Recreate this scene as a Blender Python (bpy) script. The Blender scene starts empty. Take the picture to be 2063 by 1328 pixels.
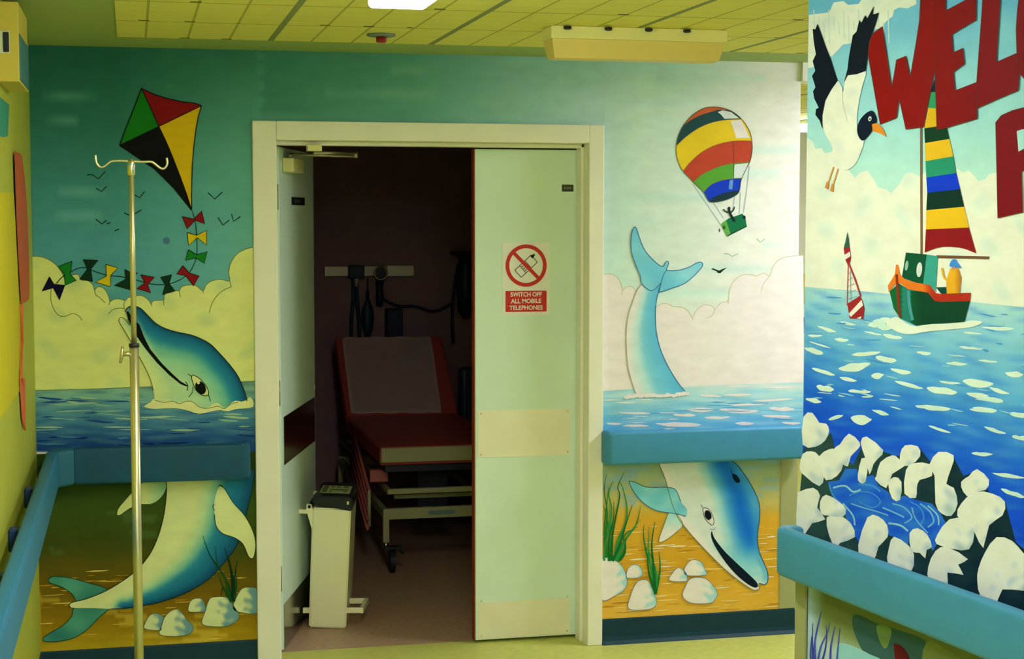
import bpy, bmesh, math, random
from mathutils import Vector, Matrix
from mathutils.geometry import delaunay_2d_cdt
random.seed(7)
SC = bpy.context.scene
COL = SC.collection
PI = math.pi
# ------------------------------------------------------------------ camera
W, H = 2063, 1328
FPX, YAW, PITCH, ROLL = 3282.35, .229189, -.0697103, .000233
S = 6.33
CAM = Vector((0, -S, .2773 * S))
_cy, _sy, _cp, _sp = math.cos(YAW), math.sin(YAW), math.cos(PITCH), math.sin(PITCH)
FW = Vector((_sy * _cp, _cy * _cp, _sp))
_r = Vector((_cy, -_sy, 0)); _u = _r.cross(FW)
RT = math.cos(ROLL) * _r + math.sin(ROLL) * _u
UP = -math.sin(ROLL) * _r + math.cos(ROLL) * _u
cd = bpy.data.cameras.new('camera'); cam = bpy.data.objects.new('camera', cd); COL.objects.link(cam)
cd.sensor_width = 36; cd.lens = FPX / W * 36; cd.clip_start = .05; cd.clip_end = 60
M = Matrix.Identity(4)
for i, v in enumerate((RT, UP, -FW)):
    for j in range(3): M[j][i] = v[j]
M.translation = CAM
cam.matrix_world = M
SC.camera = cam
SC.view_settings.view_transform = 'Standard'; SC.view_settings.look = 'None'
SC.view_settings.gamma = 1; SC.view_settings.use_curve_mapping = False
SC.view_settings.exposure = 0.50

def ray(x, y): return FW * FPX + RT * (x - W / 2) + UP * (H / 2 - y)
def at_x(x, y, X): d = ray(x, y); return CAM + d * ((X - CAM.x) / d.x)
def at_y(x, y, Y): d = ray(x, y); return CAM + d * ((Y - CAM.y) / d.y)
def at_z(x, y, Z): d = ray(x, y); return CAM + d * ((Z - CAM.z) / d.z)
def on_plane(x, y, P, n): d = ray(x, y); return CAM + d * ((P - CAM).dot(n) / d.dot(n))

# ------------------------------------------------------------------ colour and materials
def lin(c):
    c = c / 255.0
    return c / 12.92 if c <= .04045 else ((c + .055) / 1.055) ** 2.4
WB = (.84, .80, .48)
def alb(c): return tuple(min(.86, max(.004, lin(v) / w)) for v, w in zip(c, WB))
class Alb(tuple): pass                            # an albedo given directly
SIDE_TONE = {'left': ((1.06, 1.34), (1.08, 1.25), (.58, 1.3)), 'right': ((1.1, 1.35), (.97, 1.1), (1.1, 1.1)), 'side': ((.99, 1.35), (.99, 1.2), (1.5, 1.2))}
SIDE = ['left']
def toned(c):                                      # tone -> paint colour, with each side's light put in by its curve
    if isinstance(c, Alb): return tuple(c)
    return tuple(min(.88, k * v ** g) for v, (k, g) in zip(alb(c), SIDE_TONE[SIDE[0]]))
_mats = {}
def mat(name, c, rough=.55, metal=0, spec=.35, noise=0, nscale=8, bump=0, raw=False, emit=None, coat=0):
    if name in _mats: return _mats[name]
    m = bpy.data.materials.new(name); m.use_nodes = True
    nt = m.node_tree; b = nt.nodes['Principled BSDF']
    col = (tuple(c) if raw else alb(c)) + (1,)
    b.inputs['Base Color'].default_value = col
    b.inputs['Roughness'].default_value = rough; b.inputs['Metallic'].default_value = metal
    b.inputs['Specular IOR Level'].default_value = spec
    b.inputs['Coat Weight'].default_value = coat
    if emit:
        b.inputs['Emission Color'].default_value = emit[0] + (1,); b.inputs['Emission Strength'].default_value = emit[1]
    if noise or bump:
        tc = nt.nodes.new('ShaderNodeTexCoord'); n = nt.nodes.new('ShaderNodeTexNoise')
        n.inputs['Scale'].default_value = nscale; n.inputs['Detail'].default_value = 5
        nt.links.new(tc.outputs['Object'], n.inputs['Vector'])
        if noise:
            mp = nt.nodes.new('ShaderNodeMapRange'); mp.inputs['To Min'].default_value = 1 - noise; mp.inputs['To Max'].default_value = 1 + noise
            mp.inputs['From Min'].default_value = .25; mp.inputs['From Max'].default_value = .75
            nt.links.new(n.outputs['Fac'], mp.inputs['Value'])
            mx = nt.nodes.new('ShaderNodeVectorMath'); mx.operation = 'SCALE'; mx.inputs[0].default_value = col[:3]
            nt.links.new(mp.outputs['Result'], mx.inputs['Scale']); nt.links.new(mx.outputs['Vector'], b.inputs['Base Color'])
        if bump:
            bp = nt.nodes.new('ShaderNodeBump'); bp.inputs['Strength'].default_value = bump; bp.inputs['Distance'].default_value = .004
            nt.links.new(n.outputs['Fac'], bp.inputs['Height']); nt.links.new(bp.outputs['Normal'], b.inputs['Normal'])
    _mats[name] = m
    return m
def paint_material():
    m = bpy.data.materials.new('mural_paint'); m.use_nodes = True
    nt = m.node_tree; b = nt.nodes['Principled BSDF']
    a = nt.nodes.new('ShaderNodeAttribute'); a.attribute_name = 'Col'
    tc = nt.nodes.new('ShaderNodeTexCoord'); n = nt.nodes.new('ShaderNodeTexNoise')
    mpg = nt.nodes.new('ShaderNodeMapping'); mpg.inputs['Scale'].default_value = (7, 7, 16)
    n.inputs['Scale'].default_value = 1.6; n.inputs['Detail'].default_value = 6
    nt.links.new(tc.outputs['Object'], mpg.inputs['Vector']); nt.links.new(mpg.outputs['Vector'], n.inputs['Vector'])
    mp = nt.nodes.new('ShaderNodeMapRange'); mp.inputs['From Min'].default_value = .25; mp.inputs['From Max'].default_value = .75
    mp.inputs['To Min'].default_value = .92; mp.inputs['To Max'].default_value = 1.06
    nt.links.new(n.outputs['Fac'], mp.inputs['Value'])
    mx = nt.nodes.new('ShaderNodeVectorMath'); mx.operation = 'SCALE'
    nt.links.new(a.outputs['Color'], mx.inputs[0]); nt.links.new(mp.outputs['Result'], mx.inputs['Scale'])
    nt.links.new(mx.outputs['Vector'], b.inputs['Base Color'])
    b.inputs['Roughness'].default_value = .6; b.inputs['Specular IOR Level'].default_value = .12
    return m
PAINT = paint_material()

# ------------------------------------------------------------------ mesh helpers
def obj(name, bm, m=None, parent=None, smooth=False):
    me = bpy.data.meshes.new(name); bm.to_mesh(me); bm.free()
    if m: me.materials.append(m)
    if smooth:
        for p in me.polygons: p.use_smooth = True
    o = bpy.data.objects.new(name, me); COL.objects.link(o)
    if parent: o.parent = parent
    return o
def empty(name, loc=(0, 0, 0), rotz=0):
    o = bpy.data.objects.new(name, None); COL.objects.link(o); o.location = loc; o.rotation_euler = (0, 0, rotz)
    o.empty_display_size = .1
    return o
def tag(o, label, cat, group=None):
    o['label'] = label; o['category'] = cat
    if group: o['group'] = group
    return o
def struct(o): o['kind'] = 'structure'; return o
def box(bm, a, b, bev=0, seg=2, mx=None):
    t = bmesh.new()
    r = bmesh.ops.create_cube(t, size=1)
    for v in t.verts:
        v.co = Vector([(a[i] + b[i]) / 2 + v.co[i] * (b[i] - a[i]) for i in range(3)])
    if bev: bmesh.ops.bevel(t, geom=t.edges[:], offset=bev, segments=seg, affect='EDGES', profile=.5)
    if mx is not None: t.transform(mx)
    _merge(bm, t)
def _merge(bm, t):
    me = bpy.data.meshes.new('tmp'); t.to_mesh(me); t.free(); bm.from_mesh(me); bpy.data.meshes.remove(me)
def boxobj(name, a, b, m, parent=None, bev=0, seg=2, mx=None):
    bm = bmesh.new(); box(bm, a, b, bev, seg, mx); return obj(name, bm, m, parent)
def tube(bm, pts, r, n=12, cap=True):
    pts = [Vector(p) for p in pts]; rings = []
    rs = r if isinstance(r, (list, tuple)) else [r] * len(pts)
    prev = None
    for i, p in enumerate(pts):
        if i == 0: t = pts[1] - p
        elif i == len(pts) - 1: t = p - pts[i - 1]
        else: t = (pts[i + 1] - p).normalized() + (p - pts[i - 1]).normalized()
        t.normalize()
        if prev is None:
            a = Vector((0, 0, 1)) if abs(t.z) < .9 else Vector((1, 0, 0))
            x = t.cross(a).normalized()
        else:
            x = (prev - t * prev.dot(t)).normalized()
        prev = x; y = t.cross(x)
        rings.append([bm.verts.new(p + rs[i] * (math.cos(2 * PI * k / n) * x + math.sin(2 * PI * k / n) * y)) for k in range(n)])
    for a, b in zip(rings, rings[1:]):
        for k in range(n): bm.faces.new((a[k], a[(k + 1) % n], b[(k + 1) % n], b[k]))
    if cap:
        bm.faces.new(rings[0][::-1]); bm.faces.new(rings[-1])
def tubeobj(name, pts, r, m, parent=None, n=12):
    bm = bmesh.new(); tube(bm, pts, r, n); return obj(name, bm, m, parent, True)
def lathe(bm, prof, n=20, mx=None):
    t = bmesh.new(); rings = []
    for (r, z) in prof:
        rings.append([t.verts.new((r * math.cos(2 * PI * k / n), r * math.sin(2 * PI * k / n), z)) for k in range(n)] if r > 1e-5 else [t.verts.new((0, 0, z))])
    for a, b in zip(rings, rings[1:]):
        for k in range(n):
            f = [a[k % len(a)], a[(k + 1) % len(a)], b[(k + 1) % len(b)], b[k % len(b)]]
            f = list(dict.fromkeys(f))
            if len(f) > 2: t.faces.new(f)
    bmesh.ops.recalc_face_normals(t, faces=t.faces)
    if mx is not None: t.transform(mx)
    _merge(bm, t)
def prism(bm, pts, d):                       # polygon of 3-D points pushed by vector d
    d = Vector(d); a = [bm.verts.new(p) for p in pts]; b = [bm.verts.new(Vector(p) + d) for p in pts]
    fs = [bm.faces.new(a), bm.faces.new(b[::-1])]
    n = len(pts)
    for k in range(n): fs.append(bm.faces.new((a[k], b[k], b[(k + 1) % n], a[(k + 1) % n])))
    bmesh.ops.recalc_face_normals(bm, faces=fs)
def crom(p, closed=True, n=5):
    out = []; N = len(p)
    for i in range(N if closed else N - 1):
        p0 = p[(i - 1) % N] if closed or i > 0 else p[i]
        p1 = p[i]; p2 = p[(i + 1) % N]
        p3 = p[(i + 2) % N] if closed or i + 2 < N else p2
        for k in range(n):
            t = k / n
            out.append(tuple(.5 * (2 * p1[j] + (p2[j] - p0[j]) * t + (2 * p0[j] - 5 * p1[j] + 4 * p2[j] - p3[j]) * t * t + (3 * p1[j] - p0[j] - 3 * p2[j] + p3[j]) * t ** 3) for j in range(len(p1))))
    if not closed: out.append(tuple(p[-1]))
    return out

# ------------------------------------------------------------------ place constants
XL, XR = -.36, 2.70            # left wall, outside corner on the right
ZC = 2.385                     # ceiling
OX0, OX1, OZ = .546, 1.79, 2.045   # door opening
WT = .18                       # wall thickness
RZ0, RZ1 = .750, .887          # handrail bottom, top
WU = Vector((.129, -.992, 0)).normalized(); WN = Vector((-.992, -.129, 0)).normalized()   # right wall: along, facing out
RP = at_z(1627, 1085, .885) - WN * .075            # a point of the right wall's face
E_R = on_plane(1621, 640, RP, WN); E_R.z = 0       # its free end on the floor

# ------------------------------------------------------------------ mural painting
class Paint:
    def __init__(s, plane, base=0):
        s.plane = plane; s.base = base; s.k = 0; s.v = []; s.c = []; s.f = []
    def pos(s, x, y, layer):
        if s.plane == 'B':
            p = at_y(x, y, 0); return Vector((p.x, -.00045 * layer - .0004, p.z))
        p = on_plane(x, y, RP, WN); return p + WN * (.00045 * layer + .0004)
    def add(s, pts, faces, cols, layer):
        o = len(s.v); layer = layer + s.base + s.k * .02; s.k += 1
        for p in pts: s.v.append(s.pos(p[0], p[1], layer))
        s.c += cols; s.f += [tuple(i + o for i in f) for f in faces]
    def fill(s, pts, col, layer=2, smooth=True, grid=None, n=4):
        if smooth: pts = crom(pts, True, n)
        P = [Vector(p) for p in pts]; N = len(P)
        if callable(col) and grid is None: grid = 7
        if grid:
            x0, x1 = min(p.x for p in P), max(p.x for p in P); y0, y1 = min(p.y for p in P), max(p.y for p in P)
            y = y0 + grid / 2; k = 0
            while y < y1:
                x = x0 + grid * (.25 + .5 * (k % 2))
                while x < x1:
                    P.append(Vector((x, y))); x += grid
                y += grid; k += 1
        vs, es, fs, *_ = delaunay_2d_cdt(P, [], [list(range(N))], 1, 1e-4)
        cs = [toned(col(v[0], v[1])) if callable(col) else toned(col) for v in vs]
        s.add([tuple(v) for v in vs], fs, cs, layer)
        return s
    def line(s, pts, w, col, layer=3, smooth=True, taper=False, closed=False):
        if smooth: pts = crom(pts, closed, 4)
        if closed: pts = list(pts) + [pts[0]]
        n = len(pts); v = []; 
        for i, p in enumerate(pts):
            a = pts[max(0, i - 1)]; b = pts[min(n - 1, i + 1)]
            dx, dy = b[0] - a[0], b[1] - a[1]; L = math.hypot(dx, dy) or 1
            t = i / (n - 1); ww = w * (1 - .85 * t if taper else 1) / 2
            v += [(p[0] - dy / L * ww, p[1] + dx / L * ww), (p[0] + dy / L * ww, p[1] - dx / L * ww)]
        s.add(v, [(2 * i, 2 * i + 1, 2 * i + 3, 2 * i + 2) for i in range(n - 1)], [toned(col)] * len(v), layer)
        return s
    def ell(s, cx, cy, rx, ry, col, layer=3, rot=0, n=20):
        p = []
        for k in range(n):
            a = 2 * PI * k / n; x, y = rx * math.cos(a), ry * math.sin(a)
            p.append((cx + x * math.cos(rot) - y * math.sin(rot), cy + x * math.sin(rot) + y * math.cos(rot)))
        return s.fill(p, col, layer, False)
    def fleck(s, cx, cy, L, h, col, layer, rot=0):
        pts = []
        for t in (-1, -.6, -.2, .3, .7, 1): pts.append((t * L / 2, -h * .5 * (1 - t * t) * random.uniform(.5, 1.2) - abs(t) * h * .15))
        for t in (.7, .2, -.4, -.8): pts.append((t * L / 2, h * .5 * (1 - t * t) * random.uniform(.5, 1.2)))
        c, q = math.cos(rot), math.sin(rot)
        return s.fill([(cx + x * c - y * q, cy + x * q + y * c) for x, y in pts], col, layer, True, None, 2)
    def build(s, name, parent=None):
        me = bpy.data.meshes.new(name); me.from_pydata([tuple(v) for v in s.v], [], s.f)
        at = me.attributes.new('Col', 'FLOAT_COLOR', 'POINT')
        for i, c in enumerate(s.c): at.data[i].color = (*c, 1)
        me.materials.append(PAINT)
        nrm = Vector((0, -1, 0)) if s.plane == 'B' else WN
        bm = bmesh.new(); bm.from_mesh(me)
        flip = [f for f in bm.faces if f.normal.dot(nrm) < 0]
        if flip: bmesh.ops.reverse_faces(bm, faces=flip)
        bm.to_mesh(me); bm.free()
        o = bpy.data.objects.new(name, me); COL.objects.link(o)
        if parent: o.parent = parent
        return o
def tr(pts, ox, oy, sc): return [(ox + x / sc, oy + y / sc) for x, y in pts]
def mixc(a, b, t): t = max(0, min(1, t)); return tuple(p + (q - p) * t for p, q in zip(a, b))
def ramp(t, stops):
    if t <= stops[0][0]: return stops[0][1]
    for (t0, c0), (t1, c1) in zip(stops, stops[1:]):
        if t <= t1: return mixc(c0, c1, (t - t0) / (t1 - t0))
    return stops[-1][1]
def dline(x, y, pl):
    best = 1e9
    for (ax, ay), (bx, by) in zip(pl, pl[1:]):
        dx, dy = bx - ax, by - ay; L = dx * dx + dy * dy or 1
        t = max(0, min(1, ((x - ax) * dx + (y - ay) * dy) / L))
        best = min(best, math.hypot(x - ax - t * dx, y - ay - t * dy))
    return best
def hsh(x, y):
    return .5 + .25 * math.sin(x * .113 + 1.7 * math.sin(y * .037)) + .25 * math.sin(y * .151 + 2.1 * math.sin(x * .041 + 1))
INK = (45, 40, 30); CLOUD = (222, 218, 172); CLINE = (140, 140, 80)

# ------------------------------------------------------------------ the setting
M_WALL = mat('wall_cream', (226, 220, 170), .6, noise=.04, nscale=3)
M_CEIL = mat('ceiling_plaster', (.34, .45, .17), .8, raw=True)
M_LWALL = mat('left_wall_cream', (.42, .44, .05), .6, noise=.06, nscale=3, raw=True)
M_FRAME = mat('door_frame_gloss', (.87, .86, .76), .4, noise=.03, nscale=5, raw=True)
M_FLOOR = mat('corridor_vinyl', (.54, .56, .14), .5, noise=.1, nscale=30, raw=True)
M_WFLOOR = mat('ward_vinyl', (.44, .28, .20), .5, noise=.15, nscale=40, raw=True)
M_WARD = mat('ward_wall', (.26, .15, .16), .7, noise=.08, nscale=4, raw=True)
M_SKIRT = mat('skirting_navy', (.010, .045, .075), .5, spec=.15, raw=True, noise=.1, nscale=12)
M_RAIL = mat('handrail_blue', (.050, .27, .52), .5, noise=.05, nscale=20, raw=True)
M_RAIL_SHADE = mat('handrail_blue_shaded', (.010, .085, .17), .5, noise=.05, nscale=20, spec=.2, raw=True)  # same rail as the blue one, the corner's shade put into its colour
M_RAILS = mat('handrail_side', (.024, .17, .34), .5, noise=.05, nscale=20, spec=.25, raw=True)  # same rail again, darkened for the shade along the left wall
M_RAILD = mat('rail_bracket', (14, 52, 84), .5)
X0, X1, Y0, Y1 = XL, 6.2, -8.2, 5.2
def floor_mesh(name, a, b, m):
    bm = bmesh.new(); box(bm, a, b); return struct(obj(name, bm, m))
floor_mesh('floor', (X0 - .2, Y0 - .2, -.1), (X1 + .2, .17, 0), M_FLOOR)
floor_mesh('floor.001', (X0 - .8, .17, -.1), (2.52, 4.2, 0), M_WFLOOR)
floor_mesh('floor.002', (2.52, .17, -.1), (X1 + .2, Y1 + .2, 0), M_FLOOR)
# ceiling tiles: long planks between thicker bars
def ceiling_tiles():
    m = bpy.data.materials.new('ceiling_tile'); m.use_nodes = True; nt = m.node_tree; b = nt.nodes['Principled BSDF']
    g = nt.nodes.new('ShaderNodeNewGeometry'); sp = nt.nodes.new('ShaderNodeSeparateXYZ'); nt.links.new(g.outputs['Position'], sp.inputs[0])
    def mth(op, a, c=None, d=None):
        n = nt.nodes.new('ShaderNodeMath'); n.operation = op
        for i, v in enumerate((a, c, d)):
            if v is None: continue
            if hasattr(v, 'is_output'): nt.links.new(v, n.inputs[i])
            else: n.inputs[i].default_value = v
        return n.outputs[0]
    xo = at_z(547, 77, ZC).x; yo = at_z(305, 74, ZC).y; xb = at_z(870, 86, ZC).x - xo
    def lines(c, o, per, w):                     # 1 on a line of width w
        t = mth('FRACT', mth('DIVIDE', mth('SUBTRACT', c, o - per * 50 - w / 2), per))
        return mth('LESS_THAN', t, w / per)
    bars = lines(sp.outputs['X'], xo, xb, .022)
    grv = lines(sp.outputs['X'], xo, xb / 4, .008)
    crs = lines(sp.outputs['Y'], yo, .5, .012)
    fin = lines(sp.outputs['Y'], yo, .125, .006)
    # small dark clips where grooves meet the cross joints
    clip = mth('MULTIPLY', lines(sp.outputs['X'], xo - .01, xb / 4, .035), lines(sp.outputs['Y'], yo - .02, .5, .02))
    nz = nt.nodes.new('ShaderNodeTexNoise'); nz.inputs['Scale'].default_value = 3
    nt.links.new(g.outputs['Position'], nz.inputs['Vector'])
    sel = mth('GREATER_THAN', nz.outputs['Fac'], .5)
    clip = mth('MULTIPLY', clip, sel)
    def mixn(f, c1, c2):
        n = nt.nodes.new('ShaderNodeMix'); n.data_type = 'RGBA'
        nt.links.new(f, n.inputs['Factor'])
        for k, c in ((6, c1), (7, c2)):
            if hasattr(c, 'is_output'): nt.links.new(c, n.inputs[k])
            else: n.inputs[k].default_value = (*alb(c), 1)
        return n.outputs[2]
    base = mixn(mth('MULTIPLY', nz.outputs['Fac'], .5), (208, 198, 84), (222, 212, 102))
    c = mixn(mth('MULTIPLY', fin, .4), base, (176, 166, 66))
    c = mixn(mth('MULTIPLY', crs, .75), c, (150, 140, 50))
    c = mixn(mth('MULTIPLY', grv, .7), c, (146, 138, 46))
    c = mixn(bars, c, (128, 134, 76))
    c = mixn(clip, c, (70, 64, 30))
    nt.links.new(c, b.inputs['Base Color']); b.inputs['Roughness'].default_value = .8
    b.inputs['Specular IOR Level'].default_value = .1
    return m, xo, yo, xb
M_TILE, TXO, TYO, TXB = ceiling_tiles()
bm = bmesh.new(); box(bm, (X0 - .8, Y0 - .2, ZC), (X1 + .2, Y1 + .2, ZC + .1)); ceil = struct(obj('ceiling', bm, M_CEIL))
bm = bmesh.new(); box(bm, (at_z(235, 60, ZC).x, Y0, ZC - .004), (X1, TYO, ZC + .02)); tf = obj('tile_field', bm, M_TILE, ceil)
bm = bmesh.new(); box(bm, (XR + .02, .12, ZC - .004), (X1, Y1, ZC + .02)); obj('tile_field', bm, M_TILE, ceil)
# walls
bm = bmesh.new()
box(bm, (XL - .2, 0, 0), (OX0 - .02, WT, ZC)); box(bm, (OX1 + .02, 0, 0), (XR, WT, ZC)); box(bm, (OX0 - .02, 0, OZ + .02), (OX1 + .02, WT, ZC))
struct(obj('wall_back', bm, M_WALL))
struct(boxobj('wall_left', (XL - .12, Y0, 0), (XL, 0, ZC), M_LWALL))
bm = bmesh.new()
L_R = 5.6
a = E_R; b = E_R + WU * L_R
prism(bm, [a, b, b - WN * .14, a - WN * .14], (0, 0, ZC)); struct(obj('wall_right', bm, M_WALL))
struct(boxobj('wall_front', (XL, Y0 - .12, 0), (X1, Y0, ZC), mat('wall_white', (.8, .8, .78), .7, raw=True)))
struct(boxobj('wall_side', (X1, Y0, 0), (X1 + .12, Y1, ZC), M_WALL))
struct(boxobj('wall_far', (XR - .1, Y1, 0), (X1, Y1 + .12, ZC), M_WALL))
bm = bmesh.new(); box(bm, (2.55, WT, 0), (XR, Y1, ZC)); struct(obj('wall_corner', bm, M_WALL))
YW = 3.75
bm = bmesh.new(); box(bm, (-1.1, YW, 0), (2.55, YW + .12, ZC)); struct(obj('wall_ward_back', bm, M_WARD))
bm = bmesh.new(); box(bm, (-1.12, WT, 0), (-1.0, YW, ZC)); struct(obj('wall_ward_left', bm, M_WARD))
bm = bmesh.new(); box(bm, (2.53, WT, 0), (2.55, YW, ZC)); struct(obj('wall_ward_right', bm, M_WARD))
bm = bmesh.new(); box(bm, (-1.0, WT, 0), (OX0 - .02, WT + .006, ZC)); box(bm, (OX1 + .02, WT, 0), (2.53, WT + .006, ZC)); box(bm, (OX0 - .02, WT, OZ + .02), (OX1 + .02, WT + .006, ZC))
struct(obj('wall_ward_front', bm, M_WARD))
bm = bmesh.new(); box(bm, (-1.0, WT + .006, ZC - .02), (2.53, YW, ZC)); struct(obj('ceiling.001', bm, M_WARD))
# bulkhead seen past the corner
struct(boxobj('trim_2', (XR + .0005, -.02, ZC - .075), (X1, .12, ZC), mat('bulkhead_white', (240, 234, 200), .6)))
# door frame
bm = bmesh.new()
AO0, AO1, AOZ = .455, 1.853, 2.118
box(bm, (AO0, -.018, 0), (OX0, 0, AOZ), .004); box(bm, (OX1, -.018, 0), (AO1, 0, AOZ), .004); box(bm, (OX0, -.018, OZ), (OX1, 0, AOZ), .003)
box(bm, (OX0 - .02, -.003, 0), (OX0, WT, OZ + .02)); box(bm, (OX1, -.003, 0), (OX1 + .02, WT, OZ + .02)); box(bm, (OX0 - .02, -.003, OZ), (OX1 + .02, WT, OZ + .02))
box(bm, (OX1 - .014, .055, 0), (OX1, .125, OZ), .003); box(bm, (OX0, .055, 0), (OX0 + .008, .125, OZ), .003); box(bm, (OX0, .055, OZ - .016), (OX1, .125, OZ), .003)
struct(obj('trim_1', bm, M_FRAME))
# skirtings (coved foot)
def skirt(name, p, q, out):
    p, q, out = Vector(p), Vector(q), Vector(out)
    prof = [(0, .104), (.006, .104), (.008, .098), (.009, .03), (.014, .014), (.024, .003), (.026, 0), (0, 0)]
    bm = bmesh.new(); r1 = [bm.verts.new(p + out * a + Vector((0, 0, z))) for a, z in prof]; r2 = [bm.verts.new(q + out * a + Vector((0, 0, z))) for a, z in prof]
    n = len(prof)
    for k in range(n): bm.faces.new((r1[k], r1[(k + 1) % n], r2[(k + 1) % n], r2[k]))
    bm.faces.new(r1); bm.faces.new(r2[::-1]); bmesh.ops.recalc_face_normals(bm, faces=bm.faces)
    return struct(obj(name, bm, M_SKIRT))
skirt('baseboard_left', (XL, 0, 0), (AO0 - .001, 0, 0), (0, -1, 0))
skirt('baseboard_right', (AO1 + .001, 0, 0), (XR, 0, 0), (0, -1, 0))
skirt('baseboard_side', (XL, Y0, 0), (XL, -.03, 0), (1, 0, 0))
skirt('baseboard_far', (XR, Y1, 0), (X1, Y1, 0), (0, -1, 0))
# bare corner strips below the rails
M_STRIP = mat('corner_strip', (.36, .38, .20), .5, raw=True)
struct(boxobj('trim_3', (at_y(1571, 1080, 0).x, -.006, .105), (XR + .006, 0, .79), M_STRIP, None, .002))
bm = bmesh.new()
prism(bm, [E_R + WN * .007 - WU * .02, E_R + WN * .007 + WU * .035, E_R + WU * .035 - WN * .0, E_R - WU * .0, E_R - WN * .14, E_R - WU * .02 - WN * .14], (0, 0, .80))
struct(obj('trim_4', bm, M_STRIP))
# ------------------------------------------------------------------ handrails: plan outline extruded, edges rounded
def plan_bar(name, plan, m, z0=RZ0, z1=RZ1, bev=.014, parent=None):
    bm = bmesh.new(); vs = [bm.verts.new((p[0], p[1], z0)) for p in plan]; f = bm.faces.new(vs)
    r = bmesh.ops.extrude_face_region(bm, geom=[f]); bmesh.ops.translate(bm, verts=[v for v in r['geom'] if isinstance(v, bmesh.types.BMVert)], vec=(0, 0, z1 - z0))
    bmesh.ops.recalc_face_normals(bm, faces=bm.faces)
    es = [e for e in bm.edges if abs(e.verts[0].co.z - e.verts[1].co.z) < 1e-6]
    bmesh.ops.bevel(bm, geom=es, offset=bev, segments=4, affect='EDGES', profile=.5)
    o = obj(name, bm, m, parent, True)
    try: o.data.set_sharp_from_angle(angle=math.radians(35))
    except Exception: pass
    return o
def arc(cx, cy, r, a0, a1, n=8): return [(cx + r * math.cos(a0 + (a1 - a0) * k / n), cy + r * math.sin(a0 + (a1 - a0) * k / n)) for k in range(n + 1)]
# right of the door: left end turns back to the wall
YO, TH = -.085, .04
x0 = 1.845
pl = [(x0, -.001)] + arc(x0 + .035, YO + .035, .035, PI, 1.5 * PI)[0:] + [(2.715, YO), (2.715, YO + TH)] + arc(x0 + .055, YO + TH + .02, .012, 1.5 * PI, PI, 4) + [(x0 + .035, -.001)]
hr = empty('handrail', (2.2, 0, .82)); tag(hr, 'short blue handrail under the balloon, right of the doorway', 'handrail', None)
def wchild(o, p):
    o.parent = p; o.matrix_parent_inverse = Matrix.LocRotScale(p.location, p.rotation_euler, p.scale).inverted(); return o
M_RAILE = mat('handrail_end', (.014, .12, .22), .45, raw=True)
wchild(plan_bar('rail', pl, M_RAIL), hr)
for x in (2.05, 2.5): wchild(boxobj('bracket', (x - .03, YO + TH - .002, .79), (x + .03, -.001, .85), M_RAILD, None, .004), hr)
# left of the door
xo = at_z(105.6, 976, RZ0).x
hl = empty('handrail', (.05, 0, .82)); tag(hl, 'blue handrail in a darkened shade tone below the leaping dolphin, left of the doorway', 'handrail')
x1 = .432
pl = [(XL + .14, YO), (x1 - .035, YO)] + arc(x1 - .035, YO + .035, .035, 1.5 * PI, 2 * PI) + [(x1, -.001), (x1 - .035, -.001)] + arc(x1 - .055, YO + TH + .02, .012, 0, -.5 * PI, 4) + [(XL + .14, YO + TH)]
wchild(plan_bar('rail', pl, M_RAIL_SHADE), hl)
for x in (-.05, .25): wchild(boxobj('bracket', (x - .03, YO + TH - .002, .79), (x + .03, -.001, .85), M_RAILD, None, .004), hl)
# along the left wall, with the corner piece
hs = empty('handrail', (XL, -1.5, .82)); tag(hs, 'blue handrail running along the left wall towards the viewer', 'handrail')
xi = XL + .04; xo = max(xo, XL + .085)
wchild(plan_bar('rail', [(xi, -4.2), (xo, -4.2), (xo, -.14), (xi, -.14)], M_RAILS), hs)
wchild(plan_bar('corner_piece', [(xi - .002, -.139), (xo + .002, -.139)] + [(XL + .139, YO - .002), (XL + .139, YO + TH + .002), (xi + .03, YO + TH + .002)], M_RAILE), hs)
for px, py in ((61, 940), (31, 1030), (-3, 1112)):
    y = at_x(px, py, XL + .02).y
    wchild(boxobj('bracket', (XL + .001, y - .03, .785), (xi + .003, y + .03, .85), M_RAILD, None, .004), hs)
# on the right wall
hw = empty('handrail', tuple(RP)); hw.location.z = .82; tag(hw, 'blue handrail under the rock pool on the right wall', 'handrail')
def rw(u, o): p = E_R + WU * u + WN * o; return (p.x, p.y)
pl = [rw(-.02, .001), rw(-.035, .03), rw(-.03, .058), rw(-.012, .072), rw(.01, .078), rw(4.6, .078), rw(4.6, .04), rw(.03, .04), rw(.015, .03), rw(.012, .001)]
wchild(plan_bar('rail', pl, M_RAIL), hw)
for u in (.3, 1.0, 1.8):
    bm = bmesh.new(); prism(bm, [(*rw(u - .03, .001), .79), (*rw(u + .03, .001), .79), (*rw(u + .03, .042), .79), (*rw(u - .03, .042), .79)], (0, 0, .06))
    wchild(obj('bracket', bm, M_RAILD), hw)
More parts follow.
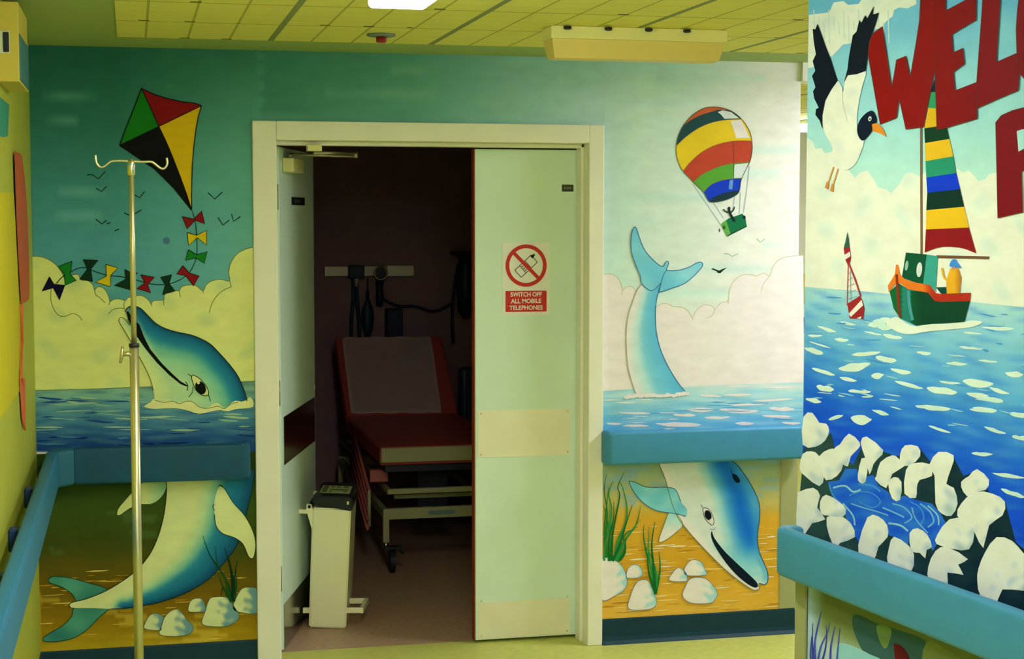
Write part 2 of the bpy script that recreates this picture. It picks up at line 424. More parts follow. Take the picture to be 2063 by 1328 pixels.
# ------------------------------------------------------------------ doors
M_DOOR = mat('door_paint', (.70, .88, .80), .45, noise=.03, nscale=5, spec=.25, raw=True)
M_STEEL = mat('brushed_plate', (.87, .85, .70), .5, .15, noise=.10, nscale=3, raw=True)
M_STEELD = mat('mirror_plate', (.30, .30, .27), .16, 1, raw=True)
M_BLACK = mat('black_plastic', (24, 26, 26), .4)
M_CHROME = mat('chrome', (.72, .70, .60), .2, 1, raw=True)
M_BRASS = mat('old_brass', (.45, .33, .12), .3, 1, raw=True)
P0 = at_y(567, 900, .172); P0.z = 0
LL = .79
def leafx(a): 
    q = P0 + Vector((math.cos(a), math.sin(a), 0)) * LL + Vector((0, 0, .9)); d = q - CAM
    return W / 2 + FPX * d.dot(RT) / d.dot(FW)
lo, hi = .8, 1.56
for _ in range(50):
    mid = (lo + hi) / 2
    if leafx(mid) > 635: lo = mid
    else: hi = mid
DA = lo
d1 = empty('door_1', tuple(P0), DA); struct(d1); d1['label'] = 'pale green door leaf standing open into the dark room'; d1['category'] = 'door'
DM = Matrix.Translation(P0) @ Matrix.Rotation(DA, 4, 'Z'); DI = DM.inverted()
DN = Vector((math.sin(DA), -math.cos(DA), 0))
def LP(px, py): return DI @ on_plane(px, py, P0, DN)
boxobj('leaf', (0, 0, .008), (LL, .044, 2.028), M_DOOR, d1, .002)
a, b = LP(571, 833), LP(627, 870)
boxobj('push_plate', (a.x, -.002, .752), (LL - .02, 0, .948), M_STEELD, d1)
boxobj('kick_plate', (.015, -.002, .012), (LL - .015, 0, .19), M_STEELD, d1)
# closer with its folding arm
c = boxobj('closer', (.075, -.046, 1.93), (.30, -.001, 1.986), mat('closer_cream', (206, 196, 110), .45), d1, .003)
el = DI @ at_y(717, 312, .27); br = DI @ at_y(633, 300, .03)
pv = Vector((.12, -.024, 1.99))
bm = bmesh.new(); tube(bm, [pv + Vector((0, 0, -.006)), pv + Vector((0, 0, .016))], .012); tube(bm, [pv + Vector((0, 0, .012)), el + Vector((0, 0, -.006))], .0065, 8); tube(bm, [el + Vector((0, 0, .006)), br + Vector((0, 0, -.016))], .0055, 8); tube(bm, [el + Vector((0, 0, -.012)), el + Vector((0, 0, .012))], .009)
obj('closer_arm', bm, mat('arm_metal', (.42, .40, .26), .4, .8, raw=True), d1, True)
q0, q1 = at_y(618, 286, .03), at_y(647, 305, .03)
fb = boxobj('closer_bracket', (q0.x, .0, q1.z), (q1.x, .05, OZ - .0165), mat('closer_cream', (206, 196, 110), .45), None, .002)
fb.parent = d1; fb.matrix_parent_inverse = DI.copy()
a, b = LP(587, 397), LP(613, 414)
s = boxobj('name_plate', (a.x, -.003, b.z), (b.x, 0, a.z), M_BLACK, d1, .0006)
a2, b2 = LP(592, 402), LP(604, 409)
boxobj('faded_lettering', (a2.x, -.0036, b2.z), (b2.x, -.0031, a2.z), mat('faded_letter', (70, 72, 52), .6), s)
bm = bmesh.new(); box(bm, (LL - .03, -.006, .985), (LL + .0, .044, 1.005), .002); box(bm, (LL + .0005, .006, .93), (LL + .004, .038, 1.01), .001); obj('latch', bm, M_CHROME, d1)
bm = bmesh.new(); tube(bm, [(LL - .06, .044, .90), (LL - .06, .085, .90), (LL - .05, .10, .90), (LL + .06, .105, .895)], [.012, .012, .015, .017], 12); box(bm, (LL - .085, .044, .84), (LL - .035, .05, .99), .002)
obj('handle', bm, mat('handle_blue', (20, 34, 130), .3), d1, True)
for z in (.25, 1.0, 1.78):
    bm = bmesh.new(); tube(bm, [(-.006, .008, z), (-.006, .008, z + .1)], .0065, 10); obj('hinge', bm, mat('hinge_metal', (.4, .36, .18), .45, .8, raw=True), d1, True)
# right leaf, shut
RY = .13; RX0 = at_y(957.5, 800, RY).x; RX1 = OX1 - .003
d2 = empty('door_2', (RX1, RY, 0)); struct(d2); d2['label'] = 'pale green narrow door leaf, closed, carrying the prohibition sign'; d2['category'] = 'door'
def RD(name, a, b, m, bev=0): return wchild(boxobj(name, a, b, m, None, bev), d2)
RD('leaf', (RX0, RY, .012), (RX1, RY + .044, 2.024), M_DOOR, .0015)
RD('edge_lipping', (RX0 - .005, RY + .001, .012), (RX0, RY + .046, 2.024), mat('red_lipping', (128, 44, 16), .5))
za, zb = at_y(1060, 825, RY).z, at_y(1060, 919, RY).z
xa, xb = at_y(963, 870, RY).x, at_y(1149, 870, RY).x
pp = RD('push_plate', (xa, RY - .002, zb), (xb, RY, za), M_STEEL)
kp = RD('kick_plate', (xa, RY - .002, .016), (xb, RY, at_y(1060, 1209, RY).z), M_STEEL)
for pl_, zz in ((pp, (zb + .012, za - .012)), (kp, (.03, .175))):
    for x in (xa + .012, xb - .012):
        for z in zz:
            bm = bmesh.new(); lathe(bm, [(0, .0025), (.003, .002), (.004, 0)], 10, Matrix.Translation((x, RY - .002, z)) @ Matrix.Rotation(PI / 2, 4, 'X')); wchild(obj('screw', bm, M_CHROME), d2)
a, b = at_y(1132, 372, RY), at_y(1155, 386, RY)
s = RD('name_plate', (a.x, RY - .003, b.z), (b.x, RY, a.z), mat('name_plate_dark', (48, 50, 28), .5), .0006)
bm = bmesh.new()
for k, (h) in enumerate((.008, .007, .009, .008)):
    x = a.x + .008 + k * .008; box(bm, (x, RY - .0034, (a.z + b.z) / 2 - h / 2), (x + .005, RY - .0031, (a.z + b.z) / 2 + h / 2))
wchild(obj('faded_lettering', bm, mat('faded_letter2', (120, 122, 80), .6)), d2)
for z in (.25, 1.0, 1.75):
    bm = bmesh.new(); tube(bm, [(RX1 + .0005, RY - .005, z), (RX1 + .0005, RY - .005, z + .1)], .006, 10); wchild(obj('hinge', bm, mat('hinge_metal', (.4, .36, .18), .45, .8, raw=True), None, True), d2)
# ------------------------------------------------------------------ prohibition sign
a, b = at_y(1012, 489, RY), at_y(1107, 634, RY)
sw, sh = b.x - a.x, a.z - b.z
sg = empty('prohibition_sign', ((a.x + b.x) / 2, RY - .0005, (a.z + b.z) / 2)); tag(sg, 'white sign with red ring crossing out a phone, SWITCH OFF ALL MOBILE TELEPHONES', 'sign')
M_RED = mat('sign_red', (188, 40, 26), .45); M_SW = mat('sign_white', (240, 232, 188), .45); M_SK = mat('sign_black', (60, 58, 24), .5)
boxobj('backing', (-sw / 2, -.0012, -sh / 2), (sw / 2, .0003, sh / 2), M_SW, sg)
def ringmesh(r0, r1, y0, y1, n=64):
    bm = bmesh.new(); R = []
    for k in range(n):
        c, s_ = math.cos(2 * PI * k / n), math.sin(2 * PI * k / n)
        R.append([bm.verts.new((r * c, y, r * s_)) for r, y in ((r0, y0), (r1, y0), (r1, y1), (r0, y1))])
    for k in range(n):
        p, q = R[k], R[(k + 1) % n]
        for j in range(4): bm.faces.new((p[j], p[(j + 1) % 4], q[(j + 1) % 4], q[j]))
    bmesh.ops.recalc_face_normals(bm, faces=bm.faces); return bm
rz = sh / 2 - .0044 - sw * .45
ro = sw * .435
bm = ringmesh(ro * .82, ro, -.0026, -.0011)
t = bmesh.new(); box(t, (-ro * .9, -.0027, -ro * .085), (ro * .9, -.0024, ro * .085)); t.transform(Matrix.Rotation(PI / 4, 4, 'Y')); _merge(bm, t)
bm.transform(Matrix.Translation((0, 0, rz))); obj('prohibition_ring', bm, M_RED, sg)
# the crossed-out phone, drawn in outline, tilted
bm = bmesh.new()
def bar2(x0, z0, x1, z1, w):
    L = math.hypot(x1 - x0, z1 - z0); t = bmesh.new(); box(t, (0, -.0018, -w / 2), (L, -.00125, w / 2)); t.transform(Matrix.Translation((x0, 0, z0)) @ Matrix.Rotation(-math.atan2(z1 - z0, x1 - x0), 4, 'Y')); _merge(bm, t)
pw, ph = ro * .46, ro * 1.06
for (x0, z0, x1, z1) in ((-pw / 2, -ph / 2, pw / 2, -ph / 2), (-pw / 2, ph / 2, pw / 2, ph / 2), (-pw / 2, -ph / 2, -pw / 2, ph / 2), (pw / 2, -ph / 2, pw / 2, ph / 2), (-pw / 2, -ph * .2, pw / 2, -ph * .2), (-pw / 2, ph * .12, pw / 2, ph * .12)): bar2(x0, z0, x1, z1, ro * .035)
for i in range(3):
    for j in range(3): bar2(-pw * .3 + i * pw * .25, -ph * .13 + j * ph * .085, -pw * .3 + i * pw * .25 + pw * .14, -ph * .13 + j * ph * .085, ro * .06)
bar2(-pw * .45, ph * .5, -pw * .15, ph * .5, ro * .13); bar2(-pw * .3, ph * .5, -pw * .3, ph * .64, ro * .1)
bm.transform(Matrix.Translation((0, 0, rz - ro * .03)) @ Matrix.Rotation(PI / 4 + .05, 4, 'Y')); obj('phone_pictogram', bm, M_SK, sg)
pz1 = -sh / 2 + sh * .045; pz0 = pz1 + sh * .29
boxobj('text_panel', (-ro, -.0022, pz1), (ro, -.0011, pz0), M_RED, sg, .0009)
def text_mesh(name, body, size, loc, m, parent, width=None):
    cu = bpy.data.curves.new(name, 'FONT'); cu.body = body; cu.size = size; cu.align_x = 'CENTER'; cu.extrude = .0002; cu.offset = size * .022
    o = bpy.data.objects.new(name, cu); COL.objects.link(o); bpy.context.view_layer.update()
    me = bpy.data.meshes.new_from_object(o.evaluated_get(bpy.context.evaluated_depsgraph_get())); bpy.data.objects.remove(o)
    xs = [v.co.x for v in me.vertices]; k = width / (max(xs) - min(xs)) if width else 1
    me.transform(Matrix.Translation(loc) @ Matrix.Rotation(PI / 2, 4, 'X') @ Matrix.Scale(k, 4, (1, 0, 0)))
    me.materials.clear(); me.materials.append(m)
    o = bpy.data.objects.new(name, me); COL.objects.link(o); o.parent = parent; return o
ls = (pz0 - pz1) / 3.15
for k, (tx, wd) in enumerate((('SWITCH OFF', 1.52), ('ALL MOBILE', 1.48), ('TELEPHONES', 1.62))):
    text_mesh('lettering', tx, ls * .92, (0, -.0025, pz0 - ls * (k + .83) - ls * .02), M_SW, sg, ro * wd)
# ------------------------------------------------------------------ pedal bin
bx = empty('pedal_bin', (.709, .519, .0), -math.radians(11.5)); tag(bx, 'narrow cream pedal bin with a black lid propping the open door', 'bin')
M_BIN = mat('bin_cream', (.88, .87, .60), .4, raw=True, noise=.03, nscale=6); M_LID = mat('bin_lid_black', (16, 20, 24), .25)
BW, BD, BH = .158, .35, .515
lean = Matrix.Translation((BW, 0, 0)) @ Matrix.Rotation(math.radians(2.3), 4, 'Y') @ Matrix.Translation((-BW, 0, 0))
bm = bmesh.new()
t = bmesh.new(); box(t, (0, 0, 0), (BW, BD, BH))
for v in t.verts:
    if v.co.z > .1: v.co.x = v.co.x * 1.03 if v.co.x > .01 else -.001
bmesh.ops.bevel(t, geom=[e for e in t.edges], offset=.006, segments=3, affect='EDGES'); _merge(bm, t)
for y in (0.002, BD - .022):
    prism(bm, [(.002, y, BH - .1), (.002, y, BH - .012), (-.006, y, BH + .012), (-.026, y, BH + .014), (-.026, y, BH - .01)], (0, .02, 0))
bm.transform(lean); obj('body', bm, M_BIN, bx)
bm = bmesh.new(); box(bm, (-.055, .004, BH - .028), (-.02, .022, BH - .010), .003); box(bm, (-.055, BD - .022, BH - .028), (-.02, BD - .004, BH - .010), .003); box(bm, (-.06, .004, BH - .028), (-.048, BD - .004, BH - .010), .003)
bm.transform(lean); obj('rear_handle', bm, M_BIN, bx)
bm = bmesh.new(); tube(bm, [(-.014, -.001, BH + .004), (-.014, BD + .001, BH + .004)], .007); bm.transform(lean); obj('hinge_pin', bm, M_LID, bx, True)
bm = bmesh.new()
LZ = BH
prof = [(-.004, LZ + .022), (.004, LZ + .046), (.03, LZ + .054), (.15, LZ + .054), (.168, LZ + .046), (.170, LZ + .004), (.166, LZ - .008), (.12, LZ - .002), (.06, LZ + .008), (.02, LZ + .012)]
t = bmesh.new(); prism(t, [(x, -.008, z) for x, z in prof], (0, BD + .016, 0)); bmesh.ops.bevel(t, geom=t.edges[:], offset=.004, segments=3, affect='EDGES'); _merge(bm, t)
bm.transform(lean); lid = obj('lid', bm, M_LID, bx, True)
try: lid.data.set_sharp_from_angle(angle=math.radians(35))
except Exception: pass
bm = bmesh.new(); box(bm, (.022, .07, LZ + .0545), (.15, .25, LZ + .0555)); bm.transform(lean); lb = obj('instruction_label', bm, mat('label_green', (164, 172, 100), .5), lid)
bm = bmesh.new()
for (x0, y0, x1, y1) in ((.028, .08, .05, .24), (.06, .2, .075, .235), (.085, .2, .1, .235), (.115, .2, .135, .235), (.06, .13, .14, .16), (.06, .085, .072, .11), (.12, .085, .135, .11)): box(bm, (x0, y0, LZ + .0556), (x1, y1, LZ + .0561))
bm.transform(lean); obj('label_print', bm, mat('label_print', (84, 96, 44), .6), lb)
bm = bmesh.new(); box(bm, (.145, -.0086, LZ + .02), (.153, -.0078, LZ + .034)); bm.transform(lean); obj('lid_catch', bm, M_CHROME, lid)
def flatbar(bm, pts, w, h):
    for p, q in zip(pts, pts[1:]):
        lo_ = [min(p[i], q[i]) - (w if i < 2 else h) / 2 for i in range(3)]; hi_ = [max(p[i], q[i]) + (w if i < 2 else h) / 2 for i in range(3)]
        box(bm, lo_, hi_, .003)
bm = bmesh.new(); flatbar(bm, [(BW - .01, .02, .075), (BW + .066, .02, .075), (BW + .078, .19, .075), (BW - .01, .19, .075)][:2], .016, .024)
flatbar(bm, [(BW + .078, .19, .075), (BW - .01, .19, .075)], .016, .024)
prism(bm, [(BW + .058, .013, .063), (BW + .074, .013, .063), (BW + .086, .198, .063), (BW + .07, .198, .063)], (0, 0, .024))
obj('pedal', bm, M_BIN, bx)
boxobj('rear_foot', (-.026, .015, .063), (.01, .031, .087), M_BIN, bx, .003)
# ------------------------------------------------------------------ drip stand
ip = at_y(270, 690, -1.43)
iv = empty('drip_stand', (ip.x, ip.y, 0)); tag(iv, 'chrome drip stand with a two-hook top in front of the left mural', 'drip stand')
M_IV = mat('worn_chrome', (.60, .57, .36), .3, .85, raw=True)
def dz(py): return at_y(270, py, -1.43).z
zt, zm = dz(322), dz(695)
bm = bmesh.new(); tube(bm, [(0, 0, .12), (0, 0, zm)], .0137, 18); obj('lower_tube', bm, M_IV, iv, True)
bm = bmesh.new(); tube(bm, [(0, 0, zm - .02), (0, 0, zt)], .0082, 16); obj('upper_tube', bm, M_IV, iv, True)
bm = bmesh.new(); tube(bm, [(0, 0, zm - .006), (0, 0, zm + .004)], .0152, 18); obj('collar', bm, M_BLACK, iv, True)
kx = -.044
bm = bmesh.new(); kz = dz(713); tube(bm, [(-.012, 0, kz), (-.03, 0, kz)], .007); tube(bm, [(-.028, 0, kz), (kx + .012, 0, kz)], .0045)
tube(bm, [(kx + .011, 0, kz + .022), (kx + .009, 0, kz), (kx + .004, 0, kz - .026)], [.004, .006, .004]); obj('clamp_knob', bm, M_IV, iv, True)
def dpt(px, py): p = at_y(px, py, -1.43); return (p.x - ip.x, 0, p.z)
hk = crom([dpt(*p) for p in ((192, 312), (194, 327), (201, 336), (208, 336), (216, 331), (224, 325), (240, 324), (262, 325), (290, 326), (305, 326), (313, 331), (322, 338), (329, 340), (335, 335), (337, 327), (335.5, 318))], False, 4)
bm = bmesh.new(); tube(bm, hk, .0036, 10); obj('hook_bar', bm, M_IV, iv, True)
bm = bmesh.new(); lathe(bm, [(.0, .016), (.006, .014), (.0115, .004), (.0115, -.03), (.0085, -.034)], 16, Matrix.Translation((0, 0, zt - .012))); obj('hook_boss', bm, M_CHROME, iv, True)
bm = bmesh.new(); lathe(bm, [(0, .14), (.02, .14), (.03, .12), (.035, .10), (.03, .085), (0, .085)], 18); obj('base_hub', bm, M_IV, iv, True)
for k in range(5):
    a = .3 + 2 * PI * k / 5; c, s_ = math.cos(a), math.sin(a)
    lg = tubeobj('base_leg', [(.02 * c, .02 * s_, .11), (.26 * c, .26 * s_, .075)], [.014, .010], M_IV, iv)
    bm = bmesh.new(); tube(bm, [(.26 * c, .26 * s_, .08), (.26 * c, .26 * s_, .05)], .006)
    tube(bm, [(.26 * c - .01 * s_, .26 * s_ + .01 * c, .025), (.26 * c + .01 * s_, .26 * s_ - .01 * c, .025)], .025, 16); obj('caster', bm, M_BLACK, lg, True)
# ------------------------------------------------------------------ examination trolley in the dark room
M_MAT = mat('red_vinyl', (.42, .07, .06), .45, raw=True); M_OLV = mat('trolley_cream', (150, 146, 84), .5); M_DARK = mat('dark_metal', (26, 28, 32), .5); M_PINK = mat('rail_red', (164, 82, 62), .5)
tx0, tx1, ty0 = 1.160, 1.80, 1.46
tb = empty('examination_trolley', (1.48, 2.35, 0)); tag(tb, 'red padded examination trolley with raised backrest in the dark room', 'hospital trolley')
def T(o): return wchild(o, tb)
mt = T(boxobj('mattress', (tx0, ty0 + .012, .540), (tx1, 2.74, .632), M_MAT, None, .014, 3))
T(boxobj('foot_panel', (tx0 + .006, ty0, .556), (tx1, ty0 + .0115, .628), M_OLV, None, .003))
ba = math.atan2(.41, .50); BR = Matrix.Translation((0, 2.74, .60)) @ Matrix.Rotation(ba, 4, 'X')
bk = T(boxobj('backrest', (tx0, 0, -.055), (tx1, .66, .03), M_MAT, None, .014, 3, BR))
T(boxobj('backrest_frame', (tx0 + .03, .02, -.085), (tx1 - .03, .62, -.056), M_DARK, None, .004, 2, BR))
T(boxobj('deck', (tx0 + .03, ty0 + .05, .50), (tx1 - .03, 3.35, .539), M_DARK, None, .004))
bm = bmesh.new(); box(bm, (tx0 + .04, 1.49, .395), (tx1 - .03, 1.52, .420), .003); box(bm, (tx0 + .04, 3.3, .395), (tx1 - .03, 3.33, .420), .003); box(bm, (tx0 + .04, 1.52, .395), (tx0 + .06, 3.3, .420), .003); box(bm, (tx1 - .05, 1.52, .395), (tx1 - .03, 3.3, .420), .003); T(obj('upper_frame', bm, M_OLV))
bm = bmesh.new(); box(bm, (tx0 + .09, 1.6, .352), (tx1 - .09, 1.63, .372), .003); T(obj('cross_bar', bm, M_OLV))
bm = bmesh.new(); box(bm, (tx0 + .02, 1.50, .268), (tx1 - .02, 1.535, .322), .004); box(bm, (tx0 + .02, 3.28, .268), (tx1 - .02, 3.315, .322), .004); box(bm, (tx0 + .02, 1.535, .275), (tx0 + .05, 3.28, .315), .004); box(bm, (tx1 - .05, 1.535, .275), (tx1 - .02, 3.28, .315), .004); bf = T(obj('base_frame', bm, M_OLV))
T(boxobj('maker_plate', (tx0 + .245, 1.4975, .285), (tx0 + .375, 1.4995, .306), mat('plate_teal', (96, 120, 84), .4)))
for y in (1.85, 2.95): T(boxobj('lift_column', (1.40, y - .06, .27), (1.56, y + .06, .51), M_DARK, None, .006))
for (x, y) in ((tx0 + .035, 1.518), (tx1 - .035, 1.518), (tx0 + .035, 3.298), (tx1 - .035, 3.298)):
    lg = T(boxobj('leg', (x - .015, y - .015, .155), (x + .015, y + .015, .27), M_OLV, None, .003))
    bm = bmesh.new(); tube(bm, [(x, y, .156), (x, y, .125)], .011, 14); c = obj('caster_stem', bm, M_CHROME, lg, True)
    bm = bmesh.new(); wx = x + .03
    tube(bm, [(wx - .012, y + .01, .0565), (wx + .012, y + .01, .0565)], .056, 24); prism(bm, [(wx - .018, y - .015, .13), (wx - .018, y + .03, .13), (wx - .018, y + .022, .05), (wx - .018, y - .002, .05)], (.004, 0, 0)); prism(bm, [(wx + .014, y - .015, .13), (wx + .014, y + .03, .13), (wx + .014, y + .022, .05), (wx + .014, y - .002, .05)], (.004, 0, 0)); box(bm, (x - .012, y - .016, .118), (wx + .02, y + .03, .132), .003)
    obj('caster', bm, mat('tyre_black', (18, 22, 24), .5), lg)
    bm = bmesh.new(); prism(bm, [(x + .04, y - .02, .13), (x + .07, y - .03, .145), (x + .085, y - .03, .10), (x + .075, y - .02, .098)], (0, .02, 0)); obj('brake_pedal', bm, M_BLACK, lg)
# folded-down side rail: parallel rods between a lower and an upper bar
sr = T(obj('side_rail', (lambda b: (tube(b, [(tx0 - .035, 1.60, .22), (tx0 - .035, 1.60, .40)], .009, 10), b)[1])(bmesh.new()), M_OLV, None, True))
for k in range(5):
    o_ = k * .045
    rb = tubeobj('rail_rod', [(tx0 - .03 - .004 * k, 1.62 - .01 * k, .39 - o_), (tx0 - .03 - .004 * k, 2.26 - .01 * k, .63 - o_ * 1.1)], .0085, M_PINK, None, 10); rb.parent = sr; rb.matrix_parent_inverse = (sr.matrix_parent_inverse).copy() if False else Matrix.Translation(-tb.location) if False else Matrix.Identity(4)
bm = bmesh.new(); box(bm, (tx0 - .03, 1.60, .44), (tx0 + .06, 1.66, .50), .004); T(obj('rail_bracket', bm, M_PINK))
bm = bmesh.new()
wv = 14; pl = BR @ Vector((0, 0, 0))
def sheetpt(px, py):
    n = (BR.to_3x3() @ Vector((0, 0, 1))); return on_plane(px, py, BR @ Vector((0, 0, .033)), n)
A, B_, C_, D_ = sheetpt(689, 681), sheetpt(868, 679), sheetpt(890, 832), sheetpt(707, 835)
nb = BR.to_3x3() @ Vector((0, 0, 1)); G = []
for i in range(25):
    row = []
    for j in range(25):
        u_, v_ = j / 24, i / 24
        p = (A * (1 - u_) + B_ * u_) * (1 - v_) + (D_ * (1 - u_) + C_ * u_) * v_
        h = .0025 * math.sin(u_ * 21 + 2 * v_) + .002 * math.sin(v_ * 13 + 4 * u_)
        row.append(bm.verts.new(p + nb * (h + .003)))
    G.append(row)
for i in range(24):
    for j in range(24): bm.faces.new((G[i][j], G[i + 1][j], G[i + 1][j + 1], G[i][j + 1]))
bmesh.ops.solidify(bm, geom=bm.faces[:], thickness=.0015)
tag(obj('paper_sheet', bm, mat('paper_sheet', (.78, .60, .58), .8, raw=True), None, True), 'crinkled paper sheet lying on the raised trolley backrest', 'paper sheet')
# ------------------------------------------------------------------ equipment on the ward's back wall
def wp(px, py, off=0): return at_y(px, py, YW - off)
a, b = wp(652, 536), wp(830, 556)
eq = empty('equipment_rail', (a.x, YW, (a.z + b.z) / 2)); tag(eq, 'horizontal metal equipment rail on the dark wall above the trolley', 'equipment rail')
wchild(boxobj('rail_plate', (a.x, YW - .028, b.z), (b.x, YW - .0005, a.z), mat('dull_metal', (.30, .26, .20), .35, .8, raw=True), None, .004), eq)
c_ = wp(777, 545)
wchild(boxobj('end_cover', (c_.x, YW - .038, b.z - .004), (b.x + .01, YW - .0285, a.z + .004), mat('clear_metal', (.62, .58, .42), .3, .7, raw=True), None, .006), eq)
M_DT = mat('dark_teal_rubber', (10, 44, 44), .5); M_DB = mat('dark_blue_rubber', (14, 18, 44), .5)
fl = empty('flow_meter', tuple(wp(716, 555, .07))); tag(fl, 'dark flow meter with two hanging hoses at the left of the equipment rail', 'flow meter')
p = wp(717, 548, .07)
wchild(boxobj('valve_block', (p.x - .045, YW - .10, p.z - .04), (p.x + .05, YW - .0285, p.z + .04), M_DT, None, .006), fl)
bm = bmesh.new(); q = wp(718, 566, .08); lathe(bm, [(0, .05), (.012, .048), (.014, 0), (.008, -.035), (0, -.04)], 14, Matrix.Translation(q)); wchild(obj('flow_tube', bm, mat('frosted_tube', (150, 150, 110), .2), None, True), fl)
for (xa_, xb_) in ((712, 708), (719, 724)):
    wchild(tubeobj('hose', crom([tuple(wp(xa_, 560, .075)), tuple(wp(xa_, 600, .075)), tuple(wp(xb_, 650, .07)), tuple(wp(xb_, 700, .07))], False, 5), .011, M_DT), fl)
gg = empty('suction_gauge', tuple(wp(763, 551, .06))); tag(gg, 'round brass-rimmed suction gauge in the middle of the equipment rail', 'gauge')
p = wp(763, 550, 0); mx = Matrix.Translation((p.x, YW - .0385, p.z)) @ Matrix.Rotation(PI / 2, 4, 'X')
bm = bmesh.new(); lathe(bm, [(.0, 0), (.032, 0), (.036, .02), (.044, .045), (.044, .055), (.036, .057), (.034, .05), (0, .05)], 28, mx); wchild(obj('gauge_case', bm, M_BRASS, None, True), gg)
bm = bmesh.new(); lathe(bm, [(.0, .052), (.033, .052), (.033, .0505), (0, .0505)], 28, mx); wchild(obj('gauge_dial', bm, M_DARK), gg)
bm = bmesh.new(); q = wp(765, 583, .06); lathe(bm, [(0, .06), (.026, .05), (.02, .0), (.025, -.04), (.02, -.10), (0, -.11)], 16, Matrix.Translation(q)); wchild(obj('regulator', bm, M_DB, None, True), gg)
wchild(tubeobj('cable', crom([tuple(wp(x, y, .05)) for x, y in ((767, 596), (775, 604), (790, 612), (806, 617), (835, 617), (852, 622), (868, 627), (885, 625), (900, 617), (909, 612))], False, 4), .008, M_DB), gg)
rb_ = empty('resuscitation_bag', tuple(wp(741, 636, .06))); tag(rb_, 'dark oval resuscitation bag hanging under the equipment rail', 'resuscitation bag')
q = wp(741, 640, .06); sc_ = Matrix.Translation(q) @ Matrix.Diagonal((1, .7, 1, 1))
bm = bmesh.new(); lathe(bm, [(0, .115), (.012, .115), (.016, .10), (.034, .06), (.040, .0), (.034, -.06), (.018, -.11), (0, -.13)], 20, sc_); wchild(obj('bag', bm, M_DT, None, True), rb_)
bm = bmesh.new(); lathe(bm, [(0, .17), (.010, .17), (.010, .112), (0, .112)], 12, sc_); wchild(obj('neck', bm, M_DB, None, True), rb_)
wchild(tubeobj('hanging_loop', [tuple(q + Vector((0, 0, .165))), tuple(wp(741, 560, .05))], .004, M_DT), rb_)
a, b = wp(774, 621), wp(806, 680)
tag(boxobj('suction_unit', (a.x, YW - .12, b.z - .06), (b.x, YW - .0005, a.z), M_DB, None, .008), 'dark blue box on the wall behind the trolley backrest', 'suction unit')
# dark unit at the right edge of the opening
a, b = wp(906, 506), wp(985, 560)
un = empty('wall_unit', (a.x + .1, YW, a.z)); tag(un, 'shadowed wall unit with hanging tubing beside the closed leaf', 'wall unit')
wchild(boxobj('shelf', (a.x, YW - .2, a.z - .02), (b.x, YW - .0005, a.z), M_DARK, None, .004), un)
q = wp(938, 575, .1)
bm = bmesh.new(); lathe(bm, [(0, .20), (.03, .2), (.055, .12), (.06, 0), (.05, -.16), (.02, -.2), (0, -.2)], 18, Matrix.Translation(q)); wchild(obj('hanging_bag', bm, M_DT, None, True), un)
wchild(tubeobj('tubing', crom([tuple(wp(x, y, .1)) for x, y in ((930, 515), (921, 545), (914, 590), (911, 640), (913, 690))], False, 4), .010, M_DB), un)
# visitor's chair, mostly hidden behind the closed leaf
q = at_y(912, 742, 2.75)
ch = empty('armchair', (q.x + .3, 2.6, 0)); tag(ch, 'dark blue armchair in the dark room beside the trolley', 'armchair')
M_CH = mat('chair_vinyl', (14, 34, 52), .5)
cx0, cz = max(q.x, 1.815), q.z
wchild(boxobj('backrest', (cx0, 2.75, .42), (cx0 + .55, 2.85, cz), M_CH, None, .03, 4), ch)
wchild(boxobj('seat', (cx0, 2.22, .36), (cx0 + .55, 2.76, .47), M_CH, None, .025, 4), ch)
for x in (cx0 + .02, cx0 + .53):
    for y in (2.26, 2.8): wchild(boxobj('leg', (x - .018, y - .018, 0), (x + .018, y + .018, .37), M_DARK, None, .003), ch)
# ------------------------------------------------------------------ ceiling fittings
a, b = at_z(1111, 48, ZC), at_z(1459, 60, ZC)
lf = empty('ceiling_light', ((a.x + b.x) / 2, a.y + .06, ZC)); tag(lf, 'unlit cream box light fitting on the ceiling above the balloon', 'ceiling light')
fy = (a.y + b.y) / 2; fl_ = b.x - a.x
M_FIT = mat('fitting_cream', (226, 212, 118), .5); M_FIT2 = mat('diffuser_shaded', (214, 190, 92), .45)  # diffuser's deeper cream holds the shade of its downward tilt
bm = bmesh.new(); box(bm, (-fl_ / 2, 0, -.046), (fl_ / 2, .13, -.0045), .003); o = obj('housing', bm, M_FIT, lf); o.location = (0, -.06, 0)
bm = bmesh.new(); pr = [(.004, -.0465), (.022, -.108), (.108, -.108), (.126, -.0465)]
l0 = [bm.verts.new((-fl_ / 2 + (.004 if z > -.06 else .016), y, z)) for y, z in pr]; l1 = [bm.verts.new((fl_ / 2 - (.004 if z > -.06 else .022), y, z)) for y, z in pr]
for k in range(4): bm.faces.new((l0[k], l0[(k + 1) % 4], l1[(k + 1) % 4], l1[k]))
bm.faces.new(l0); bm.faces.new(l1[::-1]); bmesh.ops.recalc_face_normals(bm, faces=bm.faces); o = obj('diffuser', bm, M_FIT2, lf); o.location = (0, -.06, 0)
for px in (1141, 1229, 1317, 1401):
    p = at_z(px, 51, ZC - .004)
    bm = bmesh.new(); lathe(bm, [(0, .004), (.013, .003), (.013, -.004), (.008, -.007), (0, -.007)], 14, Matrix.Translation((p.x - lf.location.x, -.078, -.012))); obj('fixing_knob', bm, M_DARK, lf, True)
p = at_z(768, 70, ZC - .006)
fd = empty('fire_detector', (p.x, p.y, ZC)); tag(fd, 'small grey disc with a red centre on the ceiling above the doorway', 'fire detector')
